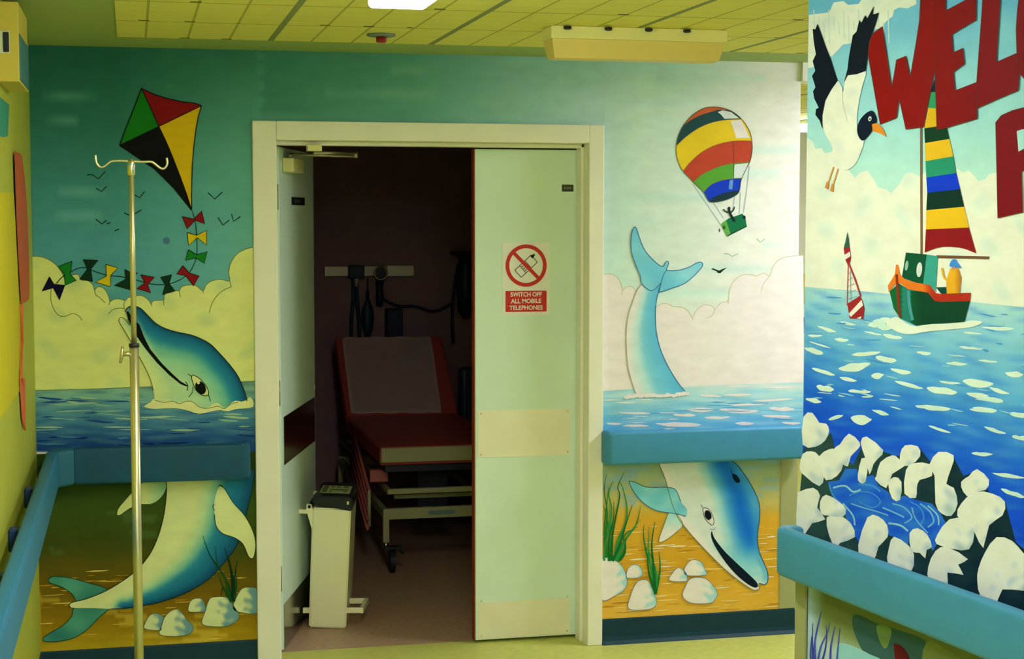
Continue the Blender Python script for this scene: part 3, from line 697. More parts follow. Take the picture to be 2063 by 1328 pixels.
bm = bmesh.new(); lathe(bm, [(0, -.004), (.05, -.004), (.05, -.010), (.04, -.013), (0, -.013)], 28); obj('base_plate', bm, mat('detector_grey', (112, 122, 96), .5), fd, True)
bm = bmesh.new(); lathe(bm, [(.0, -.0135), (.018, -.0135), (.018, -.03), (.015, -.033), (0, -.033)], 20); obj('red_element', bm, mat('detector_red', (140, 34, 24), .4), fd, True)
# ------------------------------------------------------------------ left wall
def lw(px, py, off=0): return at_x(px, py, XL + off)
bxw = .060; xs_ = XL + bxw
p1 = at_x(38, 90, xs_); p2 = at_x(57, 185, xs_)
yb0 = p1.y; yb1 = p2.y; zb = at_x(38, 163, xs_).z
cb = empty('wall_box', (XL, (yb0 + yb1) / 2, zb)); tag(cb, 'ochre boxed unit high on the left wall under the ceiling', 'wall box')
wchild(boxobj('casing', (XL + .0005, yb0, zb), (xs_, yb1, ZC - .03), mat('ochre_paint', (188, 166, 52), .5), None, .002), cb)
wchild(boxobj('side_panel', (xs_, yb0 + .006, zb + .006), (xs_ + .003, yb1 - .004, at_x(48, 84, xs_).z), mat('side_teal', (50, 100, 84), .5), None, .001), cb)
a, b = at_y(2, 62, yb0), at_y(20, 108, yb0)
pz = wchild(boxobj('switch_plate', (XL + .004, yb0 - .004, b.z), (b.x, yb0 - .0003, a.z), mat('switch_cream', (196, 196, 140), .5), None, .001), cb)
bm = bmesh.new(); box(bm, (XL + .018, yb0 - .006, (a.z + b.z) / 2 - .028), (XL + .034, yb0 - .0042, (a.z + b.z) / 2 + .028), .002); wchild(obj('switch_slot', bm, M_DARK), cb)
def poster(name, pts, m, label, cat, off=.002, th=.0012, curl=0):
    P = [at_x(x, y, XL + off) for x, y in pts]
    bm = bmesh.new(); prism(bm, P, (th, 0, 0)); return tag(obj(name, bm, m), label, cat)
poster('poster', [(-40, 388), (27, 388), (31, 460), (36, 560), (40, 640), (40, 786), (-40, 903)], mat('poster_yellow', (.56, .48, .006), .6, raw=True, noise=.05, nscale=6), 'long yellow paper notice on the left wall', 'poster')
poster('poster', [(-30, 168), (4, 200), (18, 211), (15, 274), (8, 276), (-30, 268)], mat('poster_green', (44, 128, 88), .6), 'torn green notice high on the left wall at the picture edge', 'poster')
# curling red-brown card: stands off the wall along its near edge
def card(name, front, back, m, label):
    bm = bmesh.new(); n = len(front); A = []
    for (x0, y0, o0), (x1, y1, o1) in zip(front, back):
        p, q = at_x(x0, y0, XL + o0), at_x(x1, y1, XL + o1); A.append([bm.verts.new(p), bm.verts.new((p + q) / 2 + Vector((.004, 0, 0))), bm.verts.new(q)])
    for r, s_ in zip(A, A[1:]):
        for k in range(2): bm.faces.new((r[k], r[k + 1], s_[k + 1], s_[k]))
    bmesh.ops.recalc_face_normals(bm, faces=bm.faces); bmesh.ops.solidify(bm, geom=bm.faces[:], thickness=.002)
    return tag(obj(name, bm, m), label, 'poster')
M_CARD = mat('card_red', (170, 74, 30), .6); M_CARD2 = mat('card_orange', (196, 92, 40), .6)
card('poster', [(29, 305, .006), (31, 380, .006), (33, 440, .006), (36, 500, .006), (39, 560, .006), (42, 613, .006)], [(43, 313, .016), (49, 360, .018), (53, 410, .018), (56, 480, .018), (58, 540, .018), (58, 602, .016)], M_CARD, 'red-brown card curling off the left wall beside the kite mural')
card('poster', [(40, 614, .006), (41, 680, .006), (41, 762, .006), (42, 800, .006), (45, 845, .006), (49, 867, .006)], [(44, 612, .012), (46, 690, .014), (45, 762, .012), (51, 762, .014), (52, 820, .014), (52, 868, .01)], M_CARD2, 'narrow orange strip of card hanging below the red-brown card')
# ------------------------------------------------------------------ things glimpsed past the corner
def fw(px, py): return at_y(px, py, Y1 - .003)
for (y0, y1_, c, lab) in ((552, 612, (226, 190, 70), 'yellow notice on the far wall past the corner, upper'), (640, 672, (60, 90, 150), 'blue notice on the far wall past the corner'), (676, 722, (214, 186, 60), 'yellow notice on the far wall past the corner, lower')):
    a, b = fw(1600, y0), fw(1640, y1_)
    tag(boxobj('notice', (a.x, Y1 - .004, b.z), (b.x, Y1 - .0005, a.z), mat('notice_%d' % y0, c, .6)), lab, 'notice')
a, b = fw(1596, 742), fw(1650, 842)
ck = empty('cupboard', ((a.x + b.x) / 2, Y1 - .2, 0)); tag(ck, 'blue topped beige cupboard in the far corridor past the corner', 'cupboard')
wchild(boxobj('carcass', (a.x, Y1 - .4, .0), (b.x, Y1 - .03, a.z - .25), mat('cupboard_beige', (206, 186, 110), .5), None, .004), ck)
wchild(boxobj('worktop', (a.x - .02, Y1 - .42, a.z - .249), (b.x + .02, Y1 - .028, a.z - .05), mat('worktop_blue', (70, 120, 150), .5), None, .004), ck)
# ------------------------------------------------------------------ the mural on the back wall
mu = empty('mural', (1.17, 0, 0)); tag(mu, 'painted seaside mural with kite, balloon and two dolphins around the doorway', 'mural')
def MB(p, name, parent=mu):
    o = p.build(name)
    if parent is mu: return wchild(o, mu)
    o.parent = parent; o.matrix_parent_inverse = Matrix.Translation(-mu.location) if False else (parent.matrix_parent_inverse.inverted() @ Matrix.Translation(-mu.location) if False else Matrix.Identity(4))
    return o
def skyc(x, y):
    l = ramp((y - 95) / 400, [(0, (30, 80, 48)), (.38, (38, 92, 62)), (.75, (58, 116, 92)), (1, (68, 124, 104))])
    if x < 530: l = mixc(l, (104, 160, 128), .75 * max(0, (x - 230) / 290) * min(1, .35 + (y - 95) / 330))
    m = ramp((y - 95) / 170, [(0, (78, 134, 104)), (1, (92, 146, 112))])
    r = ramp((y - 110) / 420, [(0, (168, 206, 180)), (.25, (192, 216, 192)), (1, (200, 222, 206))])
    if x > 1350: r = mixc(r, (218, 230, 214), min(1, (x - 1350) / 200))
    t = (x - 520) / 780
    if t <= 0: c = l
    elif t < .4: c = mixc(mixc(l, (76, 134, 104), .5), m, t * 2.5)
    else: c = mixc(m, r, (t - .4) * 1.67)
    k = max(0, math.sin(y * .13 + 1.2 * math.sin(x * .006) + x * .004) - .86) * (math.sin(x * .011 + y * .03) > .35)
    c = mixc(c, (150, 184, 134), min(.3, k * 2))
    e = mixc((.64, .54, .28), (.80, .78, .50), (x - 300) / 900)
    return Alb(min(.86, lin(v) / q) for v, q in zip(c, e))
def xz(x, z, y=0):                              # wall point -> photo pixel (used only to sample the painted colours)
    d = Vector((x, y, z)) - CAM; return (W / 2 + FPX * d.dot(RT) / d.dot(FW), H / 2 - FPX * d.dot(UP) / d.dot(FW))
def rect(x0, z0, x1, z1): return [xz(x0, z0), xz(x1, z0), xz(x1, z1), xz(x0, z1)]
p = Paint('B')
p.fill(rect(XL, 1.0, AO0, ZC), skyc, 0, False, 16); p.fill(rect(AO0, AOZ - .01, AO1, ZC), skyc, 0, False, 16); p.fill(rect(AO1, 1.0, XR, ZC), skyc, 0, False, 16)
# birds over the sea
for b_ in (((695, 208), (735, 205), (785, 240), (840, 180)), ((768, 315), (810, 340), (850, 300)), ((1070, 365), (1115, 390), (1155, 340)), ((990, 510), (1030, 530), (1075, 520), (1130, 487)), ((765, 562), (815, 600), (850, 570)), ((850, 590), (865, 600), (880, 585)), ((915, 655), (950, 640)), ((1660, 350), (1715, 400), (1775, 345)), ((1740, 548), (1780, 608), (1830, 570)), ((1848, 520), (1865, 580), (1920, 540))):
    p.line(tr(b_, 0, 300, 3.963), 2.4, (26, 62, 56), 1, False)
for b_ in (((978, 122), (1000, 145), (1028, 125)), ((780, 215), (805, 216), (830, 232), (865, 215))): p.line(tr(b_, 1200, 440, 3.018), 1.6, (150, 180, 164), 1, False)
p.fill(tr([(703, 308), (712, 303), (735, 312), (750, 318), (770, 308), (800, 298), (772, 320), (758, 334), (742, 332), (735, 322)], 1200, 440, 3.018), (44, 52, 40), 1, False)
p.ell(335, 485, 7, 7, (92, 128, 158), 1)
MB(p, 'painted_sky')
# seabed below the rails
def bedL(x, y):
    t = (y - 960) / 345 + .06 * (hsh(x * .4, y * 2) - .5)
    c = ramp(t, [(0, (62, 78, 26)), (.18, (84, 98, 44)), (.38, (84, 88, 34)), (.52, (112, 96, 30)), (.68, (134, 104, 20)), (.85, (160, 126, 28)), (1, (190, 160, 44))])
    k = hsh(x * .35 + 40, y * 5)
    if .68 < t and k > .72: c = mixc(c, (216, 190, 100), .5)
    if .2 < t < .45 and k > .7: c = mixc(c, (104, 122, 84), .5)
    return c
def bedR(x, y):
    t = (y - 920) / 320
    c = ramp(t, [(0, (150, 168, 110)), (.14, (172, 180, 112)), (.3, (196, 180, 84)), (.38, (206, 164, 42)), (.7, (206, 160, 36)), (1, (216, 176, 56))])
    k = hsh(x * .5, y * 3)
    if t < .3 and k > .6: c = mixc(c, (140, 176, 176), .5)
    return c
p = Paint('B')
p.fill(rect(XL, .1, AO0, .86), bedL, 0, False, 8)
for _ in range(70):
    x, y = random.uniform(80, 500), random.uniform(1150, 1290); p.fleck(x, y, random.uniform(14, 60), random.uniform(1, 3), random.choice([(206, 172, 84), (188, 142, 44), (216, 190, 110)]), 1, -.05)
MB(p, 'painted_seabed')
SIDE[0] = 'right'
p = Paint('B')
p.fill(rect(AO1, .1, 2.63, .86), bedR, 0, False, 8)
for _ in range(150):
    x, y = random.uniform(1220, 1565), 1060 + 175 * random.random() ** .8; p.fleck(x, y, random.uniform(12, 48), random.uniform(1, 3.4), random.choice([(232, 198, 96), (240, 220, 150), (190, 138, 28), (226, 184, 60)]), 1, -.07)
MB(p, 'painted_seabed')
# clouds
SIDE[0] = 'left'
cl = [(235, 862), (300, 858), (370, 875), (440, 920), (490, 980), (515, 1040), (522, 1085), (545, 1035), (575, 1008), (625, 1005), (645, 1046), (700, 1052), (740, 1085), (756, 1128), (775, 1105), (815, 1105), (850, 1140), (872, 1195), (878, 1222), (905, 1204), (950, 1198), (1000, 1210), (1020, 1190), (1060, 1178), (1120, 1170), (1160, 1185), (1195, 1218), (1205, 1238), (1230, 1212), (1305, 1206), (1310, 1178), (1335, 1142), (1385, 1132), (1430, 1132), (1445, 1108), (1480, 1090), (1560, 1090), (1620, 1132), (1645, 1088), (1690, 1055), (1760, 1042), (1832, 1055), (1826, 990), (1842, 912), (1890, 842), (1950, 805), (2030, 782)]
clp = tr(cl, 0, 300, 3.963)
def cloudc(x, y):
    n = hsh(x * .55, y * .55)
    c = mixc((216, 212, 148), (224, 220, 172), min(1, max(0, (x - 60) / 1200)))
    return mixc(c, (176, 192, 160), .5 * max(0, n - .66) * 2) if n > .66 else c
p = Paint('B')
p.fill(crom(clp, False, 3) + [(514, 800), (50, 800), (52, 517)], cloudc, 1, False, 9)
p.line(clp, 1.6, CLINE, 2)
for c_ in (((1845, 1105), (1800, 1120), (1750, 1155), (1705, 1210), (1680, 1270), (1670, 1310)), ((1835, 1055), (1845, 1105)), ((755, 1128), (765, 1165), (800, 1190), (840, 1230)), ((878, 1222), (866, 1248)), ((1000, 1205), (988, 1250), (1000, 1290)), ((1205, 1235), (1212, 1255)), ((1305, 1206), (1308, 1250)), ((1430, 1130), (1440, 1185)), ((1620, 1130), (1622, 1150)), ((865, 1320), (900, 1285), (950, 1272), (990, 1275)), ((410, 1120), (405, 1200), (430, 1280), (470, 1330), (520, 1337), (580, 1315), (630, 1335), (655, 1370))): p.line(tr(c_, 0, 300, 3.963), 1.5, CLINE, 2)
MB(p, 'painted_cloud')
SIDE[0] = 'right'
cr = [(30, 340), (100, 340), (140, 370), (158, 415), (164, 440), (180, 420), (215, 414), (245, 445), (300, 560), (365, 540), (400, 520), (440, 520), (470, 535), (520, 540), (560, 560), (588, 602), (612, 560), (660, 525), (710, 535), (725, 552), (760, 515), (805, 500), (815, 430), (850, 370), (900, 342), (960, 345), (976, 352), (1020, 332), (1058, 348), (1075, 300), (1110, 255), (1170, 232), (1262, 226)]
crp = tr(cr, 1200, 440, 3.018)
def cloudr(x, y):
    n = hsh(x * .4 + 30, y * .6); c = (236, 232, 206)
    return mixc(c, (206, 220, 204), .8 * (n - .6) * 2) if n > .6 else c
p = Paint('B')
p.fill(crom(crp, False, 3) + [(1620, 800), (1205, 800)], cloudr, 1, False, 9)
p.line(crp, 1.4, (196, 190, 126), 2)
for c_ in (((1060, 348), (1020, 400), (1005, 450)), ((725, 552), (708, 590), (670, 608)), ((588, 602), (590, 618)), ((162, 440), (160, 465)), ((805, 500), (806, 520))): p.line(tr(c_, 1200, 440, 3.018), 1.3, (196, 190, 126), 2)
MB(p, 'painted_cloud')
# sea
SIDE[0] = 'left'
def seaL(x, y):
    t = (y - 778) / 120
    c = ramp(t, [(0, (150, 176, 160)), (.2, (140, 176, 170)), (.35, (112, 152, 172)), (.6, (92, 134, 168)), (1, (48, 88, 146))])
    k = hsh(x * .5 + 9, y * 6); return mixc(c, (140, 170, 168) if k > .5 else (40, 76, 140), abs(k - .5) * .7)
p = Paint('B'); sl = [(55, 787), (150, 785), (260, 781), (390, 775), (515, 768)]
p.fill(sl + [(515, 910), (55, 910)], seaL, 2, False, 5)
p.line(sl, 1.4, (100, 124, 110), 3)
for _ in range(75):
    x, y = random.uniform(70, 500), random.uniform(795, 900); t = (y - 780) / 120
    p.fleck(x, y, random.uniform(20, 80), random.uniform(1.5, 5), random.choice([(150, 178, 164), (92, 138, 168), (50, 88, 148), (170, 188, 160)]) if t < .75 else random.choice([(56, 98, 152), (30, 62, 130), (96, 140, 170)]), 3, random.uniform(-.06, .1))
MB(p, 'painted_sea')
SIDE[0] = 'right'
def seaR(x, y):
    t = (y - 772) / 100
    c = ramp(t, [(0, (206, 222, 208)), (.25, (170, 206, 212)), (.7, (126, 182, 208)), (1, (108, 172, 206))])
    k = hsh(x * .4, y * 6); return mixc(c, (216, 228, 212) if k > .5 else (110, 172, 206), abs(k - .5) * .7)
p = Paint('B'); sr_ = [(1210, 788), (1300, 782), (1400, 778), (1500, 774), (1620, 770)]
p.fill(sr_ + [(1620, 890), (1210, 890)], seaR, 2, False, 5)
for (x, y, l, h_) in ((640, 1165, 170, 26), (540, 1198, 140, 22), (500, 1255, 280, 28), (905, 1248, 120, 20), (930, 1132, 220, 18), (870, 1170, 240, 30), (1130, 1160, 160, 30), (740, 1212, 160, 18), (1100, 1205, 180, 16), (240, 1185, 200, 14), (110, 1250, 90, 16), (250, 1262, 150, 16), (860, 1075, 180, 18), (700, 1080, 140, 20), (1190, 1245, 120, 18), (1080, 1105, 260, 14), (1130, 1030, 220, 12), (860, 1022, 160, 12)):
    p.fleck(1200 + x / 3.018, 440 + y / 3.018, l / 3.018, h_ / 3.018, (238, 238, 216), 3, random.uniform(-.05, .05))
for _ in range(40): p.fleck(random.uniform(1220, 1605), random.uniform(800, 878), random.uniform(20, 60), random.uniform(1.2, 3), random.choice([(214, 228, 216), (150, 200, 214), (104, 166, 204)]), 3)
MB(p, 'painted_sea')
# ---- kite
SIDE[0] = 'left'
KT, KR, KL, KB, KC = (285, 178), (406, 213), (241, 293), (386, 424), (320, 255)
spine = [KC, (334, 284), (347, 315), (363, 356), (376, 392), KB]
e_top = [KT, (310, 190), (335, 198), (365, 205), (392, 208), KR]
e_r = [KR, (399, 236), (394, 265), (390, 300), (387, 340), (386, 385), KB]
e_l = [KB, (350, 379), (312, 341), (275, 316), KL]
e_tl = [KL, (252, 262), (264, 233), (276, 202), KT]
p = Paint('B')
p.fill(e_top + [KC], (150, 22, 30), 3, False); p.fill(e_tl + [KC], (34, 128, 38), 3, False)
p.fill(e_r + spine[-2::-1], (226, 182, 30), 3, False); p.fill(e_l + [KC] + spine[1:-1], (10, 10, 18), 3, False)
for l in (e_top, e_r, e_l, e_tl, spine): p.line(l, 2.2, (26, 24, 20), 4, False)
p.line([KT, (302, 214), KC], 2, (26, 24, 20), 4, False); p.line([KL, KC, KR], 1.8, (30, 26, 20), 4, False)
kite = MB(p, 'painted_kite')
p = Paint('B')
p.line(tr([(1535, 495), (1560, 590), (1570, 700), (1570, 850), (1530, 960), (1470, 1025), (1380, 1070), (1280, 1085), (1190, 1075), (1060, 1040), (960, 1020), (860, 1010), (760, 980), (690, 950), (620, 955), (560, 985), (500, 1020), (450, 1075)], 0, 300, 3.963), 1.8, (24, 66, 56), 3)
MB(p, 'tail_string', kite)
RDk, YEk, GRk, DGk, NVk = (150, 26, 36), (212, 186, 38), (30, 132, 50), (14, 62, 44), (22, 18, 66)
for c_, b_ in ((RDk, [(1455, 540), (1545, 560), (1610, 495), (1635, 600), (1560, 570), (1495, 640)]), (YEk, [(1495, 668), (1570, 690), (1650, 652), (1650, 768), (1575, 710), (1505, 772)]), (GRk, [(1505, 805), (1570, 845), (1655, 820), (1630, 915), (1565, 870), (1480, 892)]), (RDk, [(1460, 932), (1510, 990), (1590, 1015), (1545, 1095), (1480, 1010), (1410, 1000)]), (DGk, [(1370, 1005), (1350, 1075), (1400, 1135), (1295, 1165), (1320, 1085), (1280, 1025)]), (RDk, [(1125, 1005), (1235, 1025), (1180, 1085), (1205, 1148), (1090, 1115), (1155, 1070)]), (DGk, [(995, 962), (1040, 985), (1100, 990), (1055, 1030), (1040, 1125), (910, 1090), (1005, 1040)]), (YEk, [(845, 922), (940, 950), (885, 1010), (880, 1100), (765, 1065), (850, 1015)]), (DGk, [(665, 885), (785, 890), (725, 960), (740, 1060), (635, 1040), (700, 960)]), (GRk, [(575, 898), (560, 1000), (610, 1050), (520, 1090), (515, 1000), (465, 940)]), (NVk, [(395, 1022), (430, 1080), (518, 1088), (475, 1208), (425, 1110), (335, 1138)])):
    q = tr(b_, 0, 300, 3.963); p = Paint('B'); p.fill(q, c_, 4, False); p.line(q, 1.6, (34, 40, 26), 5, False, closed=True); MB(p, 'painted_bow', kite)
# ---- leaping dolphin, head above the rail and body below
def D3(l): return tr(l, 0, 580, 3.963)
def D4(l): return tr(l, 0, 880, 2.963)
back = D3([(1000, 195), (1015, 162), (1045, 148), (1090, 150), (1130, 170), (1180, 220), (1240, 280), (1320, 325), (1420, 355), (1520, 375), (1600, 405), (1680, 450), (1750, 520), (1830, 610), (1890, 690), (1930, 770), (1960, 850), (1970, 905)])
wl = D3([(1900, 912), (1840, 930), (1790, 965), (1740, 945), (1650, 962), (1590, 950), (1540, 912), (1490, 905), (1430, 925), (1380, 905), (1310, 915), (1235, 895)])
jaw = D3([(1225, 820), (1200, 730), (1160, 640), (1100, 530), (1040, 420), (980, 320), (950, 265), (962, 238), (995, 248), (1040, 302), (1015, 250)])
def headc(x, y):
    d = dline(x, y, back); j = dline(x, y, D3([(1225, 850), (1200, 730), (1160, 640), (1100, 530), (1040, 420), (970, 290), (960, 240)]))
    c = ramp(d, [(0, (24, 84, 118)), (5, (36, 108, 146)), (14, (44, 124, 166)), (26, (60, 140, 172)), (42, (130, 184, 184)), (62, (164, 200, 184)), (100, (190, 208, 172))])
    if j < 34: c = mixc((214, 214, 162), c, j / 34 * .8)
    return c
p = Paint('B', 3); outl = back + wl + jaw
p.fill(outl, headc, 3, False, 5); p.line(back, 1.8, (34, 56, 50), 4); p.line(jaw, 1.5, (120, 112, 56), 4); p.line(wl, 1.3, (130, 130, 70), 4)
dl = MB(p, 'painted_dolphin')
p = Paint('B', 3); p.fill(D3([(1072, 255), (1112, 292), (1150, 390), (1200, 490), (1290, 600), (1380, 690), (1440, 745), (1500, 780), (1490, 788), (1440, 768), (1350, 695), (1250, 595), (1160, 485), (1090, 385), (1068, 335)]), (14, 22, 20), 4, False)
p.fill(D3([(1008, 190), (1024, 185), (1045, 220), (1046, 300), (1022, 250)]), (14, 22, 20), 4, False); p.line(D3([(1480, 748), (1500, 780), (1494, 822)]), 1.6, (40, 60, 50), 4); MB(p, 'painted_mouth', dl)
p = Paint('B', 3); p.fill(D3([(1528, 702), (1570, 708), (1620, 750), (1655, 800), (1664, 852), (1620, 858), (1570, 822), (1545, 772)]), (226, 218, 164), 4, True); p.line(D3([(1528, 702), (1570, 708), (1620, 750), (1655, 800), (1664, 852), (1620, 858), (1570, 822), (1545, 772)]), 1.6, (50, 60, 40), 5, closed=True)
p.ell(404, 781, 10, 14, (14, 20, 22), 6, -.45); p.ell(399.5, 770.5, 3, 3.6, (232, 226, 180), 7)
p.line(D3([(1500, 686), (1520, 700), (1535, 712)]), 1.4, (60, 80, 60), 5); p.line(D3([(1540, 790), (1535, 835), (1505, 872)]), 1.5, (60, 80, 60), 5); p.line(D3([(1664, 852), (1680, 906)]), 1.5, (60, 80, 60), 5); MB(p, 'painted_eye', dl)
p = Paint('B', 3); p.fill(D3([(1150, 945), (1200, 915), (1218, 890), (1250, 888), (1290, 905), (1330, 902), (1380, 902), (1430, 920), (1490, 902), (1540, 908), (1590, 948), (1650, 958), (1700, 930), (1740, 918), (1790, 960), (1840, 925), (1880, 900), (1930, 908), (1975, 890), (1990, 870), (2020, 898), (2018, 950), (1950, 962), (1880, 968), (1820, 985), (1760, 975), (1690, 985), (1590, 1005), (1520, 985), (1440, 965), (1350, 960), (1260, 965), (1190, 962)]), (222, 220, 168), 4, True, None, 2)
MB(p, 'painted_foam', dl)
bl = D4([(990, 240), (995, 300), (990, 380), (975, 480), (945, 590), (900, 690), (840, 770), (760, 840), (640, 915), (520, 965), (440, 985), (413, 1002), (422, 1018)])
bk = D4([(450, 1022), (560, 1022), (660, 1027), (740, 1024), (840, 1010), (940, 990), (1050, 955), (1150, 910), (1250, 845), (1330, 760), (1400, 670), (1440, 580), (1475, 440), (1500, 340), (1512, 260), (1517, 225), (1517, 200)])
bkd = bk[3:]
def bodyc(x, y):
    d = dline(x, y, bkd); w = 12 + 42 * max(0, min(1, (x - 260) / 190))
    c = ramp(d / w, [(0, (26, 86, 124)), (.4, (42, 118, 156)), (1, (62, 140, 170)), (1.35, (140, 186, 178)), (1.8, (190, 206, 168)), (2.6, (214, 212, 166))])
    return c
flu = (96, 158, 150)
def fluc(x, y): return mixc((116, 172, 154), (58, 120, 124), hsh(x * .6, y * .6) * .6 + .2)
p = Paint('B', 3); q = D4([(290, 852), (310, 835), (340, 833), (420, 842), (520, 870), (640, 912), (520, 966), (460, 982), (432, 940), (370, 897), (300, 872)]); p.fill(q, fluc, 3, True, 6); p.line(q, 1.5, (46, 76, 60), 4, closed=True); up_ = p
q = D4([(445, 1020), (430, 1070), (370, 1130), (300, 1170), (258, 1202), (268, 1220), (340, 1222), (440, 1200), (520, 1150), (590, 1080), (640, 1037), (700, 1000), (560, 1008)]); p.fill(q, fluc, 3, True, 6); p.line(q, 1.5, (46, 76, 60), 4, closed=True)
MB(p, 'painted_fluke', dl)
p = Paint('B', 3); p.fill(bl + bk, bodyc, 5, False, 6); p.line(bl, 1.8, (58, 62, 34), 6); p.line(bk[2:], 1.8, (34, 56, 56), 6); MB(p, 'painted_body', dl)
p = Paint('B', 3); q = D4([(698, 466), (706, 428), (742, 383), (800, 320), (868, 262), (992, 250), (988, 320), (950, 375), (900, 402), (830, 406), (772, 430), (722, 465)]); p.fill(q, lambda x, y: mixc((214, 212, 158), (150, 186, 158), max(0, (x - 290) / 45)), 3, True, 6); p.line(q, 1.4, (70, 84, 50), 4, closed=True); MB(p, 'painted_flipper', dl)
p = Paint('B', 3); q = D4([(1312, 290), (1342, 312), (1390, 390), (1460, 470), (1508, 560), (1526, 640), (1516, 712), (1500, 726), (1480, 708), (1450, 640), (1400, 602), (1330, 577), (1290, 532), (1280, 462), (1278, 400), (1290, 340)]); p.fill(q, (216, 214, 168), 7, True); p.line(q[:14], 1.5, (60, 76, 60), 8); p.line(D4([(1280, 440), (1270, 415), (1280, 402)]), 1.6, (60, 76, 60), 8); p.line(D4([(1305, 300), (1312, 288), (1330, 296)]), 1.8, (60, 76, 60), 8); MB(p, 'painted_flipper', dl)
# ---- diving dolphin
SIDE[0] = 'right'
def E2(l): return tr(l, 1200, 440, 3.018)
def E1(l): return tr(l, 1200, 840, 2.72)
tl = E2([(282, 400), (250, 440), (220, 520), (195, 600), (185, 700), (187, 800), (195, 900), (215, 980), (250, 1085)]); trt = E2([(548, 1058), (500, 1000), (450, 920), (410, 840), (385, 770), (365, 670), (363, 560), (370, 490), (385, 440), (396, 395)])
def tailc(x, y):
    d = dline(x, y, trt); wq = 20 + 26 * max(0, (y - 600) / 200)
    return ramp(d / wq, [(0, (112, 178, 204)), (.5, (122, 186, 208)), (.95, (138, 194, 208)), (1.3, (186, 216, 212)), (1.8, (214, 226, 204)), (2.6, (224, 230, 208))])
p = Paint('B', 3); p.fill(tl + trt, tailc, 3, False, 6); p.line(tl, 1.4, (170, 168, 110), 4); p.line(trt, 1.6, (70, 110, 120), 4)
dr = MB(p, 'painted_dolphin')
p = Paint('B', 3); q = E2([(235, 52), (250, 70), (265, 120), (295, 190), (340, 245), (390, 287), (412, 290), (428, 262), (441, 268), (437, 292), (430, 314), (470, 318), (520, 312), (570, 295), (610, 272), (636, 266), (650, 278), (640, 302), (600, 345), (540, 395), (460, 425), (384, 446), (396, 395), (340, 440), (282, 402), (270, 350), (245, 290), (220, 220), (213, 150), (220, 85)]); p.fill(q, lambda x, y: mixc((124, 188, 212), (150, 202, 216), hsh(x * .5, y * .5)), 4, True, 7, 3); p.line(q, 1.6, (74, 116, 124), 5, closed=True); p.line(E2([(432, 314), (410, 345), (396, 395)]), 1.4, (74, 116, 124), 5); MB(p, 'painted_fluke', dr)
p = Paint('B', 3)
for k in range(24):
    t = k / 23; p.ell(1264 + 120 * t + random.uniform(-3, 3), 799 - 3 * math.sin(t * 3) - 10 * max(0, t - .75) * 2 + random.uniform(-2, 2), random.uniform(4, 8), random.uniform(2.5, 4.5), (240, 240, 220), 5)
MB(p, 'painted_foam', dr)
rb = E1([(740, 200), (740, 232), (780, 270), (830, 340), (870, 410), (895, 480), (897, 550), (888, 620), (885, 680), (895, 740), (920, 800), (940, 850), (941, 900), (925, 918), (892, 910)])
rj = E1([(890, 922), (896, 940), (870, 950), (830, 930), (760, 880), (690, 820), (620, 750), (540, 665), (470, 580), (430, 510), (400, 420), (380, 340), (345, 255), (335, 200)])
blue = E1([(690, 200), (700, 260), (740, 340), (780, 420), (800, 520), (830, 620), (850, 690)])
def dcol(x, y):
    d = dline(x, y, blue); dj = dline(x, y, rj)
    c = ramp(d, [(0, (36, 112, 176)), (12, (52, 128, 184)), (24, (92, 158, 196)), (38, (156, 200, 206)), (56, (206, 222, 208))])
    de = dline(x, y, rb)
    if de < 9: c = mixc(c, (70, 140, 188), .5)
    if y > 840 + 660 / 2.72: c = mixc(c, (120, 184, 206), .55 * min(1, (y - 840 - 660 / 2.72) / 40) * (1 if dj > 12 else .2))
    if dj < 22: c = mixc((222, 228, 204), c, dj / 22)
    return c
p = Paint('B', 3); p.fill(rb + rj, dcol, 4, False, 6); p.line(rb, 1.7, (50, 90, 96), 5); p.line(rj, 1.5, (120, 128, 70), 5)
MB(p, 'painted_head', dr)
p = Paint('B', 3); p.fill(E1([(634, 625), (650, 665), (700, 730), (760, 790), (830, 855), (880, 905), (886, 930), (860, 932), (800, 892), (730, 822), (660, 722), (632, 660)]), (20, 30, 34), 5, True); MB(p, 'painted_mouth', dr)
p = Paint('B', 3); q = E1([(588, 500), (620, 508), (645, 560), (640, 592), (612, 575), (592, 540)]); p.fill(q, (234, 230, 190), 5, True); p.line(q, 1.3, (60, 84, 80), 6, closed=True); p.ell(1200 + 614 / 2.72, 840 + 538 / 2.72, 6.5, 10.5, (16, 24, 26), 7, -.35); p.ell(1200 + 630 / 2.72, 840 + 567 / 2.72, 3, 3.5, (236, 232, 200), 8); p.line(E1([(575, 480), (590, 502)]), 1.3, (130, 140, 100), 6); p.line(E1([(625, 612), (640, 618), (655, 606)]), 1.2, (100, 150, 160), 6); MB(p, 'painted_eye', dr)
p = Paint('B', 3); p.fill(E1([(745, 312), (770, 318), (790, 350), (776, 362), (755, 345)]), (18, 30, 44), 5, True); p.line(E1([(738, 284), (748, 314)]), 1.5, (24, 50, 80), 5); MB(p, 'painted_blowhole', dr)
p = Paint('B', 3); q = E1([(180, 352), (210, 356), (280, 385), (400, 386), (440, 405), (465, 465), (498, 505), (492, 545), (440, 530), (330, 512), (250, 462), (200, 398)]); p.fill(q, lambda x, y: mixc((126, 190, 212), (150, 204, 214), hsh(x, y)), 5, True, 7); p.line(q[:6], 1.5, (74, 110, 110), 6); p.line(q[7:] + q[:1], 1.5, (74, 110, 110), 6); MB(p, 'painted_flipper', dr)
